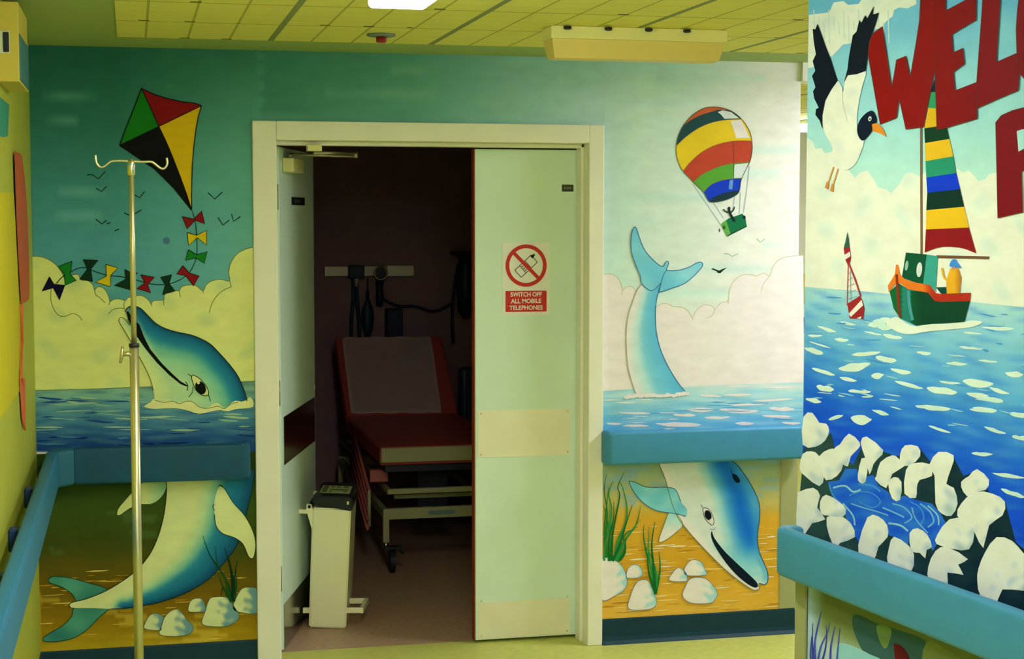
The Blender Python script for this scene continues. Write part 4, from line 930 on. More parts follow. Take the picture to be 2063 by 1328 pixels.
p = Paint('B', 3); q = E1([(402, 522), (370, 600), (345, 682), (382, 675), (440, 632), (476, 590), (440, 528)]); p.fill(q, lambda x, y: mixc((170, 208, 214), (232, 232, 210), (y - 1040) / 40), 3, True, 6); p.line(q, 1.3, (130, 130, 70), 4, closed=True); MB(p, 'painted_flipper', dr)
# ---- stones
def stone(pts, light, shade, cx):
    x0 = min(a for a, b in pts); x1 = max(a for a, b in pts)
    def c(x, y):
        t = (x - x0) / (x1 - x0); k = hsh(x * 2.2, y * 2.2)
        return mixc(light, shade, max(0, min(1, (t - cx) * 4 + (k - .5) * 1.4)))
    p = Paint('B', 3); p.fill(pts, c, 6, True, 3, 3); p.line(pts, 1.1, mixc(shade, (90, 80, 40), .5), 7, closed=True); MB(p, 'painted_stone')
SIDE[0] = 'left'
sL, sS = (208, 208, 168), (128, 156, 168)
for q in ([(865, 1145), (870, 1105), (895, 1065), (930, 1053), (970, 1070), (975, 1085), (962, 1130), (955, 1155)], [(1125, 1040), (1135, 985), (1165, 965), (1205, 968), (1225, 1010), (1225, 1040), (1180, 1045)], [(955, 1180), (965, 1125), (985, 1075), (1020, 1040), (1060, 1030), (1090, 1055), (1120, 1095), (1152, 1128), (1148, 1158), (1120, 1180), (1050, 1190)], [(1390, 1025), (1410, 960), (1440, 910), (1480, 898), (1535, 915), (1538, 1045), (1440, 1048)], [(1205, 1110), (1225, 1040), (1250, 970), (1290, 955), (1360, 960), (1395, 1010), (1425, 1060), (1415, 1095), (1350, 1130), (1250, 1130)]): stone(D4(q), sL, sS, .5)
SIDE[0] = 'right'
rL, rS = (240, 236, 214), (172, 206, 214)
for q in ([(28, 785), (110, 790), (150, 830), (170, 890), (160, 940), (110, 975), (28, 997)], [(165, 870), (180, 825), (215, 808), (245, 825), (255, 860), (230, 880), (175, 882)], [(180, 1050), (190, 980), (225, 905), (275, 893), (300, 920), (330, 1000), (325, 1035), (280, 1055)], [(483, 840), (500, 805), (530, 782), (575, 795), (600, 840), (600, 865), (500, 868)], [(403, 895), (420, 855), (450, 825), (490, 850), (500, 880), (490, 900)], [(475, 980), (490, 930), (520, 885), (590, 882), (630, 910), (665, 965), (650, 1000), (620, 1020), (520, 1018)]): stone(E1(q), rL, rS, .6)
# ---- water weed
def weed(blades, f, w, cols, ly):
    p = Paint('B', 3)
    for k, b_ in enumerate(blades): p.line(f(b_), w * random.uniform(.8, 1.2), cols[k % len(cols)], ly + (k % 3), True, True)
    MB(p, 'painted_weed')
SIDE[0] = 'left'
gl = [(26, 74, 36), (38, 92, 44), (20, 60, 34)]
weed([[(1385, 985), (1360, 880), (1310, 790), (1250, 700), (1210, 590)], [(1380, 985), (1345, 850), (1298, 760), (1285, 650)], [(1390, 980), (1378, 800), (1340, 660)], [(1395, 980), (1400, 850), (1416, 735)], [(1380, 970), (1330, 890), (1300, 800)], [(1385, 960), (1392, 850), (1360, 710)], [(1375, 975), (1330, 900), (1320, 950)], [(1390, 985), (1410, 900), (1412, 830)]], D4, 6, gl, 9)
SIDE[0] = 'right'
gr = [(44, 122, 40), (66, 142, 56), (36, 106, 36)]
weed([[(60, 788), (55, 650), (62, 520), (45, 400), (60, 310)], [(70, 788), (75, 640), (85, 500), (70, 420), (95, 350)], [(85, 788), (90, 650), (110, 540), (130, 430), (120, 380), (155, 300)], [(50, 788), (48, 600), (60, 470), (70, 380)], [(100, 788), (120, 680), (160, 590), (170, 500), (150, 400), (128, 350)], [(90, 790), (130, 700), (160, 600), (200, 480)], [(100, 790), (150, 690), (220, 590), (245, 485)], [(110, 790), (170, 660), (245, 560)], [(75, 790), (70, 680), (95, 560), (98, 460)], [(120, 790), (160, 720), (155, 650), (230, 600)], [(45, 788), (52, 700), (70, 600), (72, 470)], [(130, 785), (160, 740), (160, 660)], [(60, 788), (80, 700), (60, 560), (40, 480)]], E1, 5.5, gr, 5)
weed([[(325, 965), (310, 850), (275, 740), (260, 650), (262, 590)], [(328, 960), (300, 820), (285, 720), (290, 600)], [(326, 970), (312, 800), (305, 690), (322, 572)], [(330, 950), (350, 840), (345, 735)], [(328, 960), (330, 860), (300, 760), (265, 700)], [(322, 950), (290, 860), (280, 770)]], E1, 6, gr, 9)
# ---- hot-air balloon
def Bn(l): return tr(l, 1200, 180, 4.15)
env = [(940, 150), (870, 175), (800, 225), (735, 300), (690, 390), (672, 470), (675, 550), (695, 620), (730, 685), (815, 775), (900, 860), (945, 935), (1000, 943), (1090, 925), (1165, 890), (1200, 850), (1215, 760), (1250, 680), (1290, 600), (1308, 500), (1300, 400), (1270, 320), (1210, 240), (1130, 180), (1040, 152)]
cuts = [[(735, 300), (800, 255), (880, 215), (960, 190), (1040, 170), (1130, 180)], [(672, 474), (750, 400), (850, 330), (950, 285), (1060, 260), (1214, 248)], [(730, 685), (790, 610), (880, 530), (980, 475), (1100, 440), (1200, 430), (1303, 432)], [(815, 775), (870, 725), (950, 680), (1050, 640), (1150, 620), (1287, 608)], [(903, 860), (960, 800), (1040, 765), (1120, 750), (1222, 745)]]
cols = [(196, 98, 44), (54, 78, 64), (232, 194, 34), (188, 74, 38), (106, 158, 44), (34, 62, 150)]
def band(a, b):                                   # outline pieces between two cuts
    return a, b
p = Paint('B')
EV = crom(Bn(env), True, 4)
def yat(cut, x):
    for (x0, y0), (x1, y1) in zip(cut, cut[1:]):
        if x0 <= x <= x1: return y0 + (y1 - y0) * (x - x0) / (x1 - x0)
    return cut[0][1] if x < cut[0][0] else cut[-1][1]
CU = [crom(Bn(c), False, 4) for c in cuts]
def envc(x, y):
    k = sum(1 for c in CU if y > yat(c, x))
    c = cols[k]; t = (x - 1362) / 152
    return c
# clip the outline into bands by walking its points
def bandpoly(k):
    lo_ = CU[k - 1] if k > 0 else None; hi_ = CU[k] if k < 5 else None
    xs = [a for a, b in EV]; x0, x1 = min(xs), max(xs); top = []; bot = []
    N = 90
    for i in range(N + 1):
        x = x0 + .2 + (x1 - x0 - .4) * i / N; ys = []
        for (ax, ay), (bx, by) in zip(EV, EV[1:] + EV[:1]):
            if (ax - x) * (bx - x) <= 0 and ax != bx: ys.append(ay + (by - ay) * (x - ax) / (bx - ax))
        if len(ys) < 2: continue
        a, b = min(ys), max(ys)
        if lo_: a = max(a, yat(lo_, x))
        if hi_: b = min(b, yat(hi_, x))
        if b - a > .05: top.append((x, a)); bot.append((x, b))
    return top + bot[::-1]
for k in range(6): p.fill(bandpoly(k), cols[k], 3, False)
for q in ([(1020, 190), (1060, 176), (1130, 190), (1200, 243), (1075, 247), (1050, 215)], [(1125, 265), (1212, 256), (1250, 320), (1285, 405), (1172, 408), (1150, 330)], [(1160, 628), (1275, 617), (1230, 738), (1150, 742)]): p.fill(Bn(q), (206, 214, 178) if q[0][0] != 1125 else (238, 228, 170), 4, False)
p.fill(Bn([(1120, 760), (1150, 755), (1140, 840), (1110, 830)]), (110, 150, 180), 4, False)
p.fill(Bn([(950, 932), (1000, 895), (1080, 865), (1150, 850), (1196, 850), (1165, 888), (1090, 922), (1000, 940)]), (40, 58, 52), 4, True)
p.line(EV, 1.3, (110, 96, 50), 5, False, closed=True)
for c in CU[1:5]: p.line(c, .9, (150, 120, 50), 5, False)
p.line(Bn([(1150, 440), (1155, 620), (1150, 840)]), .8, (90, 90, 60), 5)
ba_ = MB(p, 'painted_balloon')
p = Paint('B')
for l in ([(810, 790), (930, 960), (1045, 1130)], [(985, 945), (1070, 1080)], [(1210, 860), (1200, 1040)], [(1285, 640), (1262, 850), (1235, 1030)], [(1160, 900), (1150, 980)]): p.line(Bn(l), 1, (150, 168, 150), 3, False)
MB(p, 'painted_ropes', ba_)
p = Paint('B'); p.fill(Bn([(1045, 1130), (1090, 1093), (1127, 1192), (1095, 1228)]), (112, 160, 56), 4, False); p.fill(Bn([(1090, 1095), (1110, 1080), (1225, 1040), (1250, 1070), (1262, 1140), (1180, 1180), (1125, 1205)]), (30, 112, 56), 4, False); p.fill(Bn([(1095, 1228), (1125, 1203), (1262, 1138), (1262, 1150), (1100, 1232)]), (50, 84, 34), 5, False); p.ell(1200 + 1240 / 4.15, 180 + 1070 / 4.15, 3, 3.6, (30, 44, 34), 5); p.ell(1200 + 1035 / 4.15, 180 + 1178 / 4.15, 1.2, 4, (60, 70, 60), 5); p.ell(1200 + 1072 / 4.15, 180 + 1155 / 4.15, 3, 4, (60, 96, 40), 5)
MB(p, 'painted_basket', ba_)
p = Paint('B'); p.line(Bn([(1113, 1005), (1122, 1040), (1140, 1070), (1160, 1105)]), 5, (36, 48, 40), 6); p.line(Bn([(1065, 1003), (1085, 1022), (1112, 1030)]), 2.6, (36, 48, 40), 6); p.line(Bn([(1158, 982), (1150, 1010), (1128, 1032)]), 2.6, (36, 48, 40), 6); p.ell(1200 + 1114 / 4.15, 180 + 996 / 4.15, 2.8, 3.4, (36, 48, 40), 6); MB(p, 'painted_figure', ba_)
# ------------------------------------------------------------------ the mural on the right wall
SIDE[0] = 'side'
mw = empty('mural', tuple(E_R)); tag(mw, 'painted harbour mural with gull, green boat and red lettering on the right wall', 'mural')
def MR(p, name, parent=mw):
    o = p.build(name)
    if parent is mw: return wchild(o, mw)
    o.parent = parent; o.matrix_parent_inverse = Matrix.Identity(4); return o
def A5(l): return tr(l, 1600, 0, 3.017)
def A6(l): return tr(l, 1600, 420, 3.017)
def A7(l): return tr(l, 1600, 800, 2.516)
def A8(l): return tr(l, 1700, 0, 4.744)
def A9(l): return tr(l, 1600, 1040, 4.456)
def pxr(u, z):
    d = E_R + WU * u + Vector((0, 0, z)) - CAM; return (W / 2 + FPX * d.dot(RT) / d.dot(FW), H / 2 - FPX * d.dot(UP) / d.dot(FW))
UE = 2.6                                         # painted length along the wall
def skyr(x, y):
    c = ramp(y / 380, [(0, (116, 170, 154)), (.35, (146, 190, 184)), (1, (184, 212, 214))])
    k = hsh(x * .3 + 70, y * .3); return mixc(c, (170, 210, 206), .5 * max(0, k - .55))
p = Paint('R'); q = [pxr(0.0005, ZC - .002), pxr(UE, ZC - .002), pxr(UE, 1.2), pxr(.0005, 1.2)]
p.fill(q, skyr, 0, False, 14); MR(p, 'painted_sky')
CW = (216, 216, 166)
def cwc(x, y):
    n = hsh(x * .7 + 5, y * .5); c = mixc((212, 214, 160), (220, 220, 178), y / 500)
    return mixc(c, (190, 202, 160), .6 * (n - .62) * 2) if n > .62 else c
ex = lambda y: 1630.5 - .0152 * y               # the wall's free edge in the photo
p = Paint('R')
p.fill([(ex(30) - .0, 30), (1671, 25), (1680, 5), (1700, 2), (1709, 10), (1730, 8), (1742, -8), (1845, -8), (1847, 8), (1829, 17), (1812, 15), (1802, 20), (1799, 33), (1786, 43), (1776, 56), (1760, 60), (1746, 82), (1716, 87), (1699, 90), (1678, 112), (1637, 136), (ex(136), 137)], cwc, 1, False, 9)
for k in range(16): x = 1640 + k * 10; p.line([(x, 20 + (k % 3) * 12), (x + 2, 60 + (k % 4) * 9)], 2.2, (196, 204, 148), 1.4, False)
MR(p, 'painted_cloud')
lowc = A5([(60, 835), (115, 860), (130, 905), (165, 900), (190, 932), (240, 920), (300, 990), (370, 1082), (400, 1050), (445, 1035), (480, 1080), (510, 1140), (560, 1150), (590, 1176), (640, 1120), (680, 1052), (720, 1050), (760, 1072), (800, 1045), (900, 1040), (1000, 1028), (1030, 1050), (1060, 1035), (1090, 1060), (1120, 1100), (1160, 1090), (1185, 1060), (1235, 1045), (1400, 1000), (1600, 960)])
lowc[0] = (ex(277), 277)
hz = [(ex(578), 578), (1750, 588), (1900, 603), (2063, 619), (2150, 627)]
p = Paint('R'); p.fill(lowc + hz[::-1], cwc, 1, False, 9); MR(p, 'painted_cloud')
def sear(x, y):
    h0 = 578 + (x - 1625) * .094; t = (y - h0) / (300 + (x - 1625) * .4)
    c = ramp(t, [(0, (176, 204, 196)), (.12, (150, 190, 196)), (.4, (108, 164, 190)), (.6, (66, 126, 172)), (.78, (36, 96, 156)), (1, (24, 78, 146)), (1.6, (20, 66, 132))])
    k = hsh(x * .5, y * 1.6 - x * .3); return mixc(c, (150, 190, 200) if k > .5 else (30, 90, 156), abs(k - .5) * .5)
p = Paint('R'); p.fill(hz + [pxr(UE, .80), pxr(.0005, .80)], sear, 1.2, False, 8)
FL = (206, 216, 186)
for (x, y, l, h_, r_) in ((120, 870, 120, 40, .3), (200, 735, 120, 22, .3), (290, 800, 90, 24, .1), (130, 775, 90, 18, 0), (440, 885, 180, 30, -.1), (370, 965, 200, 50, -.15), (560, 920, 130, 50, .2), (180, 995, 150, 30, .3), (330, 1040, 110, 24, .2), (510, 1018, 80, 34, -.1), (190, 1095, 110, 40, .2), (400, 1115, 140, 30, .05), (650, 990, 130, 30, .2), (700, 1075, 180, 24, .25), (900, 1110, 190, 46, .15), (1120, 1065, 190, 60, .1), (1160, 1150, 230, 40, .2), (860, 1215, 190, 34, .1), (1160, 1225, 150, 36, .12), (410, 1285, 130, 60, .1), (120, 1170, 100, 30, .2), (1370, 1255, 120, 40, .1), (990, 945, 130, 24, .05), (1080, 850, 150, 20, .1), (1180, 930, 120, 18, .1), (790, 880, 90, 26, .1), (520, 695, 140, 50, -.3), (600, 780, 120, 30, .2), (1340, 1010, 110, 40, .1), (950, 1060, 130, 18, .1), (1240, 730, 200, 26, .05), (330, 700, 100, 18, .2), (480, 760, 110, 16, .2), (160, 830, 140, 14, .3), (1090, 760, 120, 16, .1), (1250, 1110, 130, 24, .3)):
    p.fleck(1600 + x / 3.017, 420 + y / 3.017, l / 3.017, h_ / 3.017, FL, 1.6, r_)
for (x, y, l, h_, r_) in ((690, 55, 150, 26, .1), (960, 70, 140, 26, .08), (1000, 15, 130, 30, .2), (1150, 210, 90, 30, .2), (955, 290, 110, 24, .05), (1090, 400, 170, 22, .15), (1110, 490, 130, 24, .35), (1140, 95, 70, 26, .2), (1020, 170, 120, 20, .3), (740, 165, 120, 16, .3), (440, 80, 90, 20, .3), (215, 105, 80, 20, -.3)):
    p.fleck(1600 + x / 2.516, 800 + y / 2.516, l / 2.516, h_ / 2.516, (196, 212, 190), 1.6, r_)
for _ in range(60):
    x = random.uniform(1640, 2100); y = 590 + (x - 1625) * .094 + random.uniform(0, 240); p.fleck(x, y, random.uniform(14, 40), random.uniform(2, 4), random.choice([(150, 190, 204), (90, 150, 190), (184, 206, 196)]), 1.5, random.uniform(0, .25))
MR(p, 'painted_sea')
# ---- buoy
p = Paint('R')
p.line(A6([(333, 325), (326, 590)]), 1.6, (190, 90, 60), 5, False); p.line(A6([(335, 330), (375, 430), (410, 535)]), 3.2, (170, 60, 44), 5, False); p.line(A6([(345, 380), (350, 560)]), 1, (150, 150, 110), 5, False)
for k in range(5): p.line(A6([(332, 400 + k * 38), (352 + k * 9, 380 + k * 38)]), .9, (150, 156, 116), 5, False)
p.fill(A6([(329, 142), (337, 190), (342, 238), (306, 242), (318, 195)]), (72, 100, 60), 5, False)
p.fill(A6([(306, 242), (342, 236), (350, 300), (345, 325), (330, 342), (315, 310)]), (164, 44, 34), 5, False); p.fill(A6([(308, 285), (345, 262), (348, 290), (316, 312)]), (216, 208, 160), 6, False)
p.fill(A6([(328, 580), (405, 530), (420, 560), (432, 610), (424, 672), (342, 668)]), (164, 48, 36), 5, False); p.fill(A6([(338, 640), (416, 555), (424, 590), (350, 660)]), (222, 214, 172), 6, False); p.fill(A6([(385, 668), (415, 655), (412, 672)]), (222, 214, 172), 6, False)
MR(p, 'painted_buoy')
# ---- boat
p = Paint('R')
p.fill(A6([(585, 505), (640, 455), (700, 490), (820, 510), (860, 560), (900, 568), (1075, 560), (1040, 690), (860, 700), (750, 714), (650, 668), (610, 610)]), lambda x, y: mixc((30, 104, 44), (20, 74, 36), max(0, min(1, (x - 1820) / 40))) if not 1818 < x < 1836 else (58, 128, 84), 5, False, 5)
p.line(A6([(700, 500), (705, 580), (725, 680)]), 6, (88, 148, 110), 5.4, True)
boat = MR(p, 'painted_boat')
p = Paint('R'); p.fill(A6([(575, 470), (600, 430), (618, 400), (625, 342), (637, 342), (648, 400), (680, 430), (740, 450), (830, 465), (870, 516), (900, 520), (1080, 512), (1075, 562), (900, 568), (860, 562), (820, 512), (700, 492), (655, 458), (630, 450), (600, 480), (582, 512)]), lambda x, y: mixc((214, 124, 30), (178, 54, 24), max(0, min(1, (x - 1862) / 18))), 6, False, 5)
p.line(A6([(630, 400), (637, 520), (648, 660)]), 5, (150, 54, 24), 6.5); MR(p, 'painted_gunwale', boat)
p = Paint('R'); p.fill(A6([(685, 268), (812, 280), (790, 457), (745, 450), (660, 420)]), (20, 88, 44), 5.6, False); p.fill(A6([(812, 280), (878, 290), (866, 505), (830, 470), (790, 457)]), (78, 156, 106), 5.6, False); p.ell(1600 + 690 / 3.017, 420 + 348 / 3.017, 3.4, 10, (150, 180, 120), 6.2, .15); p.ell(1600 + 767 / 3.017, 420 + 372 / 3.017, 5.6, 15, (206, 206, 150), 6.2, .08); p.fill(A6([(868, 480), (930, 478), (940, 520), (900, 520)]), (20, 80, 50), 5.5, False); MR(p, 'painted_cabin', boat)
p = Paint('R'); p.fill(A6([(942, 400), (955, 365), (1003, 362), (1022, 420), (1012, 522), (935, 522), (930, 450)]), lambda x, y: mixc((216, 164, 34), (184, 122, 30), max(0, min(1, (x - 1925) / 12))), 6, False, 4); p.line(A6([(905, 362), (918, 420), (945, 440)]), 4, (212, 168, 40), 6.4); p.fill(A6([(952, 352), (962, 318), (985, 308), (1000, 330), (1022, 360), (985, 356)]), (84, 140, 172), 6.6, True); p.fill(A6([(962, 352), (985, 354), (984, 372), (966, 372)]), (196, 140, 84), 6.3, False); MR(p, 'painted_fisherman', boat)
p = Paint('R'); p.fill(A6([(560, 690), (620, 660), (650, 672), (700, 705), (750, 716), (800, 705), (870, 702), (940, 700), (1040, 690), (1080, 680), (1150, 690), (1090, 720), (960, 735), (820, 748), (700, 765), (620, 745)]), (214, 222, 190), 4.6, True, None, 3); p.fill(A6([(480, 690), (530, 670), (560, 700), (600, 730), (540, 740)]), (196, 214, 192), 4.5, True); MR(p, 'painted_wake', boat)
p = Paint('R'); p.line([(1857, 200), (1857.5, 380), (1858, 512)], 4, (140, 100, 54), 4.6, False); p.line(A6([(868, 293), (1190, 300)]), 5.5, (126, 88, 48), 4.6, False); MR(p, 'painted_mast', boat)
SLp, SRp = A5([(866, 410), (865, 470), (832, 560), (820, 655), (796, 780), (800, 870), (803, 980), (808, 1080), (814, 1172), (808, 1278), (806, 1395), (798, 1534)]), A5([(870, 410), (876, 470), (875, 560), (873, 660), (873, 745), (948, 845), (972, 950), (990, 1052), (1014, 1150), (1038, 1257), (1067, 1383), (1112, 1540)])
SRp[4] = (1600 + 930 / 3.017, 760 / 3.017)
sc_ = [(76, 30, 76), (34, 34, 46), (66, 146, 76), (208, 168, 28), (16, 66, 30), (214, 174, 30), (54, 142, 84), (18, 66, 146), (14, 58, 34), (218, 178, 28), (150, 26, 26)]
p = Paint('R')
for k in range(11):
    l0, l1, r0, r1 = SLp[k], SLp[k + 1], SRp[k], SRp[k + 1]
    if k < 10: p.fill([l0, r0, r1, l1], sc_[k], 4.8, False)
    else: p.fill([l0, r0, r1] + A5([(1085, 1530), (1050, 1515), (1010, 1505), (960, 1500), (910, 1500), (870, 1508), (830, 1522)]) + [l1], sc_[k], 4.8, False)
MR(p, 'painted_sail', boat)
# ---- lettering
LR = (148, 4, 8); LR2 = (134, 14, 22)
def letc(x, y): return mixc(LR, LR2, (x - 1780) / 260)
for q in ([(290, 320), (376, 256), (392, 335), (468, 838), (516, 572), (605, 535), (646, 740), (695, 460), (735, 200), (748, -60), (880, -60), (884, 650), (775, 1215), (605, 1236), (541, 940), (515, 1125), (360, 1190), (245, 530), (256, 400)],
          [(880, -60), (985, -60), (987, 102), (1180, 0), (1278, -50), (1275, 192), (1046, 330), (1056, 502), (1150, 460), (1166, 612), (1060, 690), (1076, 866), (1282, 785), (1286, 1135), (1000, 1220), (902, 1242), (892, 900), (884, 650)],
          [(1345, -60), (1512, -60), (1470, 592), (1667, 508), (1692, 700), (1680, 865), (1500, 940), (1288, 1036), (1283, 785)],
          [(1692, -60), (1672, 100), (1660, 280), (1667, 508), (1692, 700), (1760, 780), (1900, 830), (1990, 790), (1990, 640), (1900, 650), (1830, 560), (1812, 300), (1840, 100), (1920, -60)]):
    p = Paint('R', 2.5); p.fill(A8(q), letc, 5, False, 14); p.line(A8(q), 1.3, (110, 60, 34), 5.2, False, closed=True); MR(p, 'painted_letter')
p = Paint('R', 2.5)
oq = A5([(1233, 745), (1268, 702), (1335, 672), (1400, 655), (1500, 650), (1560, 720), (1560, 860), (1500, 980), (1390, 1045), (1398, 1290), (1246, 1326)])
p.fill(oq, letc, 5, False, 14); p.line(oq, 1.3, (110, 60, 34), 5.2, False, closed=True); p.fill(A5([(1362, 797), (1400, 785), (1450, 800), (1450, 880), (1372, 922)]), skyr, 5.5, False, 14); MR(p, 'painted_letter')
# ---- gull
p = Paint('R', 1)
p.fill(A5([(265, 488), (292, 522), (302, 560), (312, 505), (330, 452), (440, 425), (420, 520), (400, 610), (386, 720), (392, 800), (430, 850), (400, 950), (362, 1012), (300, 1032), (222, 962), (240, 900), (190, 805), (174, 700), (195, 612), (230, 540)]), lambda x, y: mixc((218, 216, 166), (190, 200, 150), .7 * max(0, hsh(x * 1.2, y) - .55)), 4, True, 7, 3)
p.line(A5([(298, 530), (302, 620), (330, 740)]), 1.2, (180, 182, 128), 4.5)
gu = MR(p, 'painted_gull')
BKw = (12, 26, 32)
p = Paint('R', 1); p.fill(A5([(118, 175), (134, 180), (147, 145), (165, 190), (200, 290), (228, 360), (255, 450), (270, 492), (232, 545), (196, 612), (178, 700), (178, 785), (162, 735), (135, 698), (138, 664), (155, 655), (128, 600), (120, 555), (135, 530), (114, 462), (134, 430), (118, 372), (138, 330), (125, 258)]), BKw, 5, False); MR(p, 'painted_wing', gu)
p = Paint('R', 1); p.fill(A5([(490, 38), (484, 88), (500, 84), (521, 76), (500, 150), (480, 205), (455, 330), (441, 432), (385, 452), (332, 458), (308, 505), (330, 420), (338, 350), (352, 270), (362, 215), (385, 192), (402, 122), (414, 140), (438, 92), (450, 112)]), BKw, 5, False); MR(p, 'painted_wing', gu)
p = Paint('R', 1); p.fill(A5([(400, 740), (438, 692), (478, 673), (500, 700), (506, 740), (482, 792), (432, 852), (404, 842), (388, 795)]), (16, 30, 38), 5, True); p.ell(1600 + 467 / 3.017, 722 / 3.017, 3.4, 5, (200, 206, 150), 6, .2); p.ell(1600 + 468 / 3.017, 724 / 3.017, 1.4, 2, (30, 40, 30), 6.5); p.fill(A5([(480, 755), (512, 748), (548, 786), (566, 832), (530, 812), (484, 797)]), (212, 138, 32), 5.6, False); MR(p, 'painted_gull_head', gu)
p = Paint('R', 1)
for l in ([(245, 1015), (222, 1080), (205, 1135)], [(272, 1025), (252, 1090), (236, 1140)]): p.line(A5(l), 2.4, (206, 150, 56), 4.4, False)
for l in ([(205, 1100), (192, 1142), (212, 1152), (218, 1118)], [(236, 1115), (222, 1160), (244, 1168), (246, 1125)]): p.fill(A5(l), (200, 136, 44), 4.4, False)
MR(p, 'painted_legs', gu)
# ---- rock pool
p = Paint('R')
DK = (40, 62, 42)
p.fill(A7([(52, 255), (120, 252), (190, 180), (208, 262), (300, 345), (345, 250), (385, 330), (450, 275), (520, 300), (560, 290), (640, 260), (700, 340), (805, 295), (860, 400), (930, 375), (990, 480), (1070, 525), (1100, 640), (1125, 735), (1165, 770), (1300, 850), (1300, 1150), (1165, 1120), (700, 960), (300, 840), (20, 760), (30, 500)]), lambda x, y: mixc((64, 84, 58), (22, 46, 44), min(1, max(0, (x - 1640) / 330)) * .8 + .4 * (hsh(x, y) - .5)), 2, False, 8)
pool = MR(p, 'painted_rocks')
p = Paint('R')
pq = A7([(172, 430), (230, 422), (262, 362), (320, 365), (335, 412), (405, 395), (430, 450), (480, 482), (500, 522), (560, 500), (620, 522), (700, 540), (745, 590), (772, 640), (740, 720), (705, 780), (640, 665), (590, 692), (580, 750), (500, 705), (478, 700), (440, 610), (370, 612), (330, 740), (310, 700), (262, 602), (205, 520)])
p.fill(pq, lambda x, y: mixc((38, 92, 168), (66, 124, 188), hsh(x * .8, y * 1.4)), 2.4, False, 6)
for l in ([(200, 460), (260, 450), (300, 480), (340, 470)], [(280, 500), (340, 480), (400, 490), (440, 530), (400, 560), (330, 530)], [(290, 540), (350, 560), (420, 580), (480, 600)], [(330, 440), (400, 450), (440, 480)], [(500, 540), (560, 560), (600, 610), (560, 640)], [(590, 530), (640, 560), (660, 610), (640, 650)], [(640, 540), (690, 580), (710, 630), (680, 660)], [(450, 560), (520, 590), (560, 610)], [(680, 550), (730, 600), (735, 650)], [(250, 540), (300, 600), (310, 650)], [(480, 640), (540, 650), (580, 680)], [(180, 440), (200, 500), (260, 560)], [(600, 560), (620, 620), (680, 690)]): p.line(A7(l), random.uniform(2, 4), random.choice([(120, 164, 196), (84, 140, 196), (150, 186, 200)]), 2.6, True)
MR(p, 'painted_pool', pool)
RK = [[(50, 100), (95, 80), (130, 130), (165, 135), (180, 170), (160, 220), (110, 252), (46, 242)], [(45, 290), (90, 275), (130, 300), (155, 400), (130, 452), (60, 402), (30, 365)], [(130, 300), (180, 265), (215, 270), (252, 340), (220, 400), (165, 422), (140, 370)], [(235, 240), (280, 185), (335, 230), (330, 260), (290, 300), (275, 352), (240, 330), (200, 270)], [(340, 230), (370, 200), (455, 270), (430, 310), (405, 340), (385, 392), (360, 300)], [(325, 400), (345, 310), (375, 330), (365, 430), (335, 432)], [(420, 400), (440, 330), (500, 295), (530, 310), (562, 350), (500, 390), (470, 462), (415, 420)], [(540, 290), (565, 245), (630, 250), (642, 300), (590, 347), (545, 340)], [(562, 490), (570, 370), (610, 335), (690, 340), (702, 400), (640, 420), (625, 460), (620, 512)], [(480, 440), (510, 405), (547, 430), (540, 522), (500, 515)], [(690, 340), (735, 278), (812, 295), (800, 360), (775, 440), (812, 460), (832, 540), (800, 602), (750, 590), (720, 540), (715, 400)], [(850, 430), (890, 400), (930, 365), (992, 420), (975, 470), (930, 480), (900, 512), (860, 480)], [(830, 602), (850, 540), (920, 480), (1010, 490), (1072, 530), (1060, 600), (992, 650), (962, 765), (920, 690), (900, 660)], [(728, 700), (790, 620), (880, 620), (917, 690), (890, 772), (810, 770), (725, 745)], [(683, 860), (720, 780), (780, 760), (884, 822), (835, 850), (862, 902), (780, 890), (782, 968), (690, 935)], [(588, 690), (630, 665), (680, 700), (702, 760), (675, 775), (668, 818), (640, 790), (598, 780)], [(485, 760), (510, 708), (580, 750), (612, 800), (592, 895), (480, 862)], [(328, 750), (375, 610), (430, 605), (475, 650), (477, 710), (430, 760), (405, 835), (345, 812)], [(168, 610), (230, 600), (290, 640), (312, 710), (235, 740), (215, 772), (180, 700)], [(135, 530), (165, 495), (230, 530), (267, 570), (250, 607), (180, 602), (140, 590)], [(30, 480), (100, 460), (135, 500), (120, 560), (162, 620), (95, 640), (60, 692), (15, 690), (20, 500)], [(938, 870), (970, 790), (1030, 710), (1110, 730), (1165, 790), (1260, 880), (1240, 960), (1165, 982), (1060, 975), (1030, 1043), (950, 1012), (932, 930)]]
for k, q in enumerate(RK):
    q = A7(q); x0 = min(a for a, b in q); x1 = max(a for a, b in q); y0 = min(b for a, b in q); y1 = max(b for a, b in q)
    def rc(x, y, x0=x0, x1=x1, y0=y0, y1=y1):
        t = .5 * (x - x0) / (x1 - x0) + .5 * (y - y0) / (y1 - y0); n = hsh(x * 1.7, y * 1.3)
        return mixc((216, 214, 164), (150, 168, 118), max(0, (t - .55) * 1.5 + (n - .55) * .7))
    p = Paint('R'); p.fill(q, rc, 3 + .05 * k, True, 5, 2); MR(p, 'painted_rock', pool)
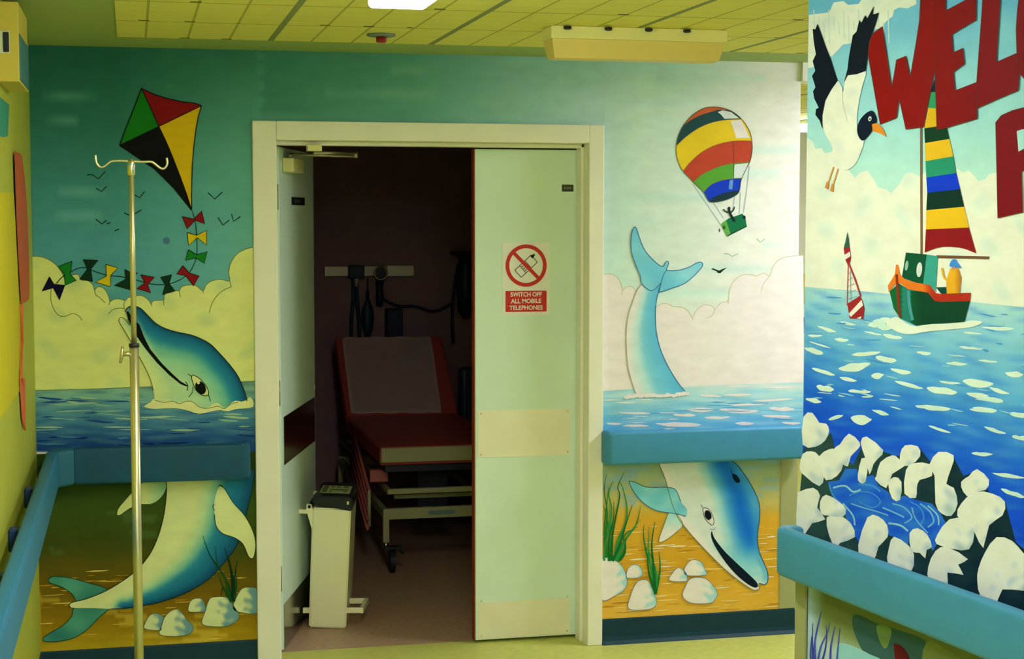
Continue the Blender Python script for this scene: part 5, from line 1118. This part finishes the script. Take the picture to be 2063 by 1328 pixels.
# ---- below the rail: bare pale ground, purple reeds, drab shapes and a red one
p = Paint('R'); q = [pxr(.036, .83), pxr(UE, .83), pxr(UE, .02), pxr(.036, .02)]
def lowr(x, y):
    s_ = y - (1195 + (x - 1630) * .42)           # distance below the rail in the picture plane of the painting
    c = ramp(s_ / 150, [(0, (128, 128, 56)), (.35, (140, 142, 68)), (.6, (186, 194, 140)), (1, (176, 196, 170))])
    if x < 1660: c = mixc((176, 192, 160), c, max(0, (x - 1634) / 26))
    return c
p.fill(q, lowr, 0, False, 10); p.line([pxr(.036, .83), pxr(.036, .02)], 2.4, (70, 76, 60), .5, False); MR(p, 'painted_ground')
p = Paint('R')
for l in ([(550, 880), (760, 970), (900, 1010), (1180, 1120), (1170, 1283), (1060, 1400), (700, 1283), (600, 1180), (530, 1000)],): p.fill(A9(l), (78, 104, 74), 1, True)
p.fill(A9([(745, 980), (870, 1010), (860, 1120), (820, 1190), (770, 1120)]), (132, 144, 66), 1.4, True); p.fill(A9([(440, 1140), (560, 1180), (680, 1240), (780, 1300), (600, 1400), (400, 1400), (380, 1180)]), (160, 196, 178), 1.2, True); p.fill(A9([(1190, 1130), (1420, 1230), (1600, 1400), (1180, 1500)]), (138, 140, 62), 1.5, True)
MR(p, 'painted_seabed')
p = Paint('R'); p.fill(A9([(898, 1152), (925, 1146), (965, 1165), (1010, 1215), (1050, 1300), (1080, 1420), (930, 1420), (912, 1300)]), lambda x, y: mixc((128, 26, 26), (96, 26, 24), (x - 1800) / 40), 2, True, 8); MR(p, 'painted_fin')
p = Paint('R')
for k, l in enumerate(([(190, 1400), (180, 1200), (210, 1020), (250, 850)], [(200, 1400), (240, 1180), (300, 1050), (320, 950)], [(180, 1380), (165, 1150), (172, 960)], [(330, 1400), (330, 1200), (350, 1080), (370, 990)], [(380, 1400), (395, 1200), (415, 1000)], [(215, 1400), (270, 1250), (295, 1100), (290, 980)], [(170, 1400), (150, 1250), (160, 1080)], [(200, 1380), (190, 1120), (235, 900)])): p.line(A9(l), 5, [(84, 84, 130), (96, 96, 136), (74, 76, 120)][k % 3], 2 + .1 * k, True, True)
MR(p, 'painted_reeds')
# ------------------------------------------------------------------ light
def luminaire(x, y, ln, wd, strength, label, rgb=(1, .95, .62), group=None, z=ZC):
    t = empty('ceiling_light', (x, y, z)); tag(t, label, 'ceiling light', group)
    bm = bmesh.new(); box(bm, (-wd / 2 - .01, -ln / 2 - .012, -.03), (wd / 2 + .01, ln / 2 + .012, -.0045), .003)
    obj('housing', bm, mat('luminaire_white', (232, 228, 190), .5), t)
    m = bpy.data.materials.new('lit_diffuser'); m.use_nodes = True; b = m.node_tree.nodes['Principled BSDF']
    b.inputs['Base Color'].default_value = (.8, .8, .75, 1); b.inputs['Emission Color'].default_value = (*rgb, 1); b.inputs['Emission Strength'].default_value = strength
    bm = bmesh.new(); box(bm, (-wd / 2, -ln / 2, -.075), (wd / 2, ln / 2, -.031), .012, 3)
    obj('diffuser', bm, m, t)
    return t
LW = (1, .97, .80); LN = (.96, .98, 1.2); LC = (1, 1.01, 1.06)
p0 = at_z(741, 17, ZC - .075); p1 = at_z(862, 17, ZC - .075)
luminaire((p0.x + p1.x) / 2, p0.y - .62, 1.24, p1.x - p0.x, 25, 'glowing strip light on the ceiling at the top edge, above the doorway', LW)
luminaire(.45, -5.6, 1.24, .2, 40, 'unseen ceiling strip light added nearer the viewer than the doorway', LN)  # added out of view to brighten the mural walls
luminaire(.4, -7.4, 1.24, .2, 20, 'unseen ceiling strip light added at the viewer end of the corridor', LW)  # out-of-view lamp, added for more light from behind the camera
luminaire(3.5, -.8, 1.0, .34, 31, 'unseen ceiling strip light added in the passage behind the right wall', LC)  # hidden lamp added to brighten the right part of the back wall
luminaire(4.4, 3.2, 1.24, .2, 20, 'ceiling strip light in the far corridor past the corner', LC)
w = bpy.data.worlds.new('world'); SC.world = w; w.use_nodes = True
w.node_tree.nodes['Background'].inputs[0].default_value = (.5, .5, .4, 1); w.node_tree.nodes['Background'].inputs[1].default_value = .1
SC.cycles.use_denoising = True
SC.cycles.max_bounces = 8; SC.cycles.diffuse_bounces = 5
SC.cycles.sample_clamp_indirect = 8
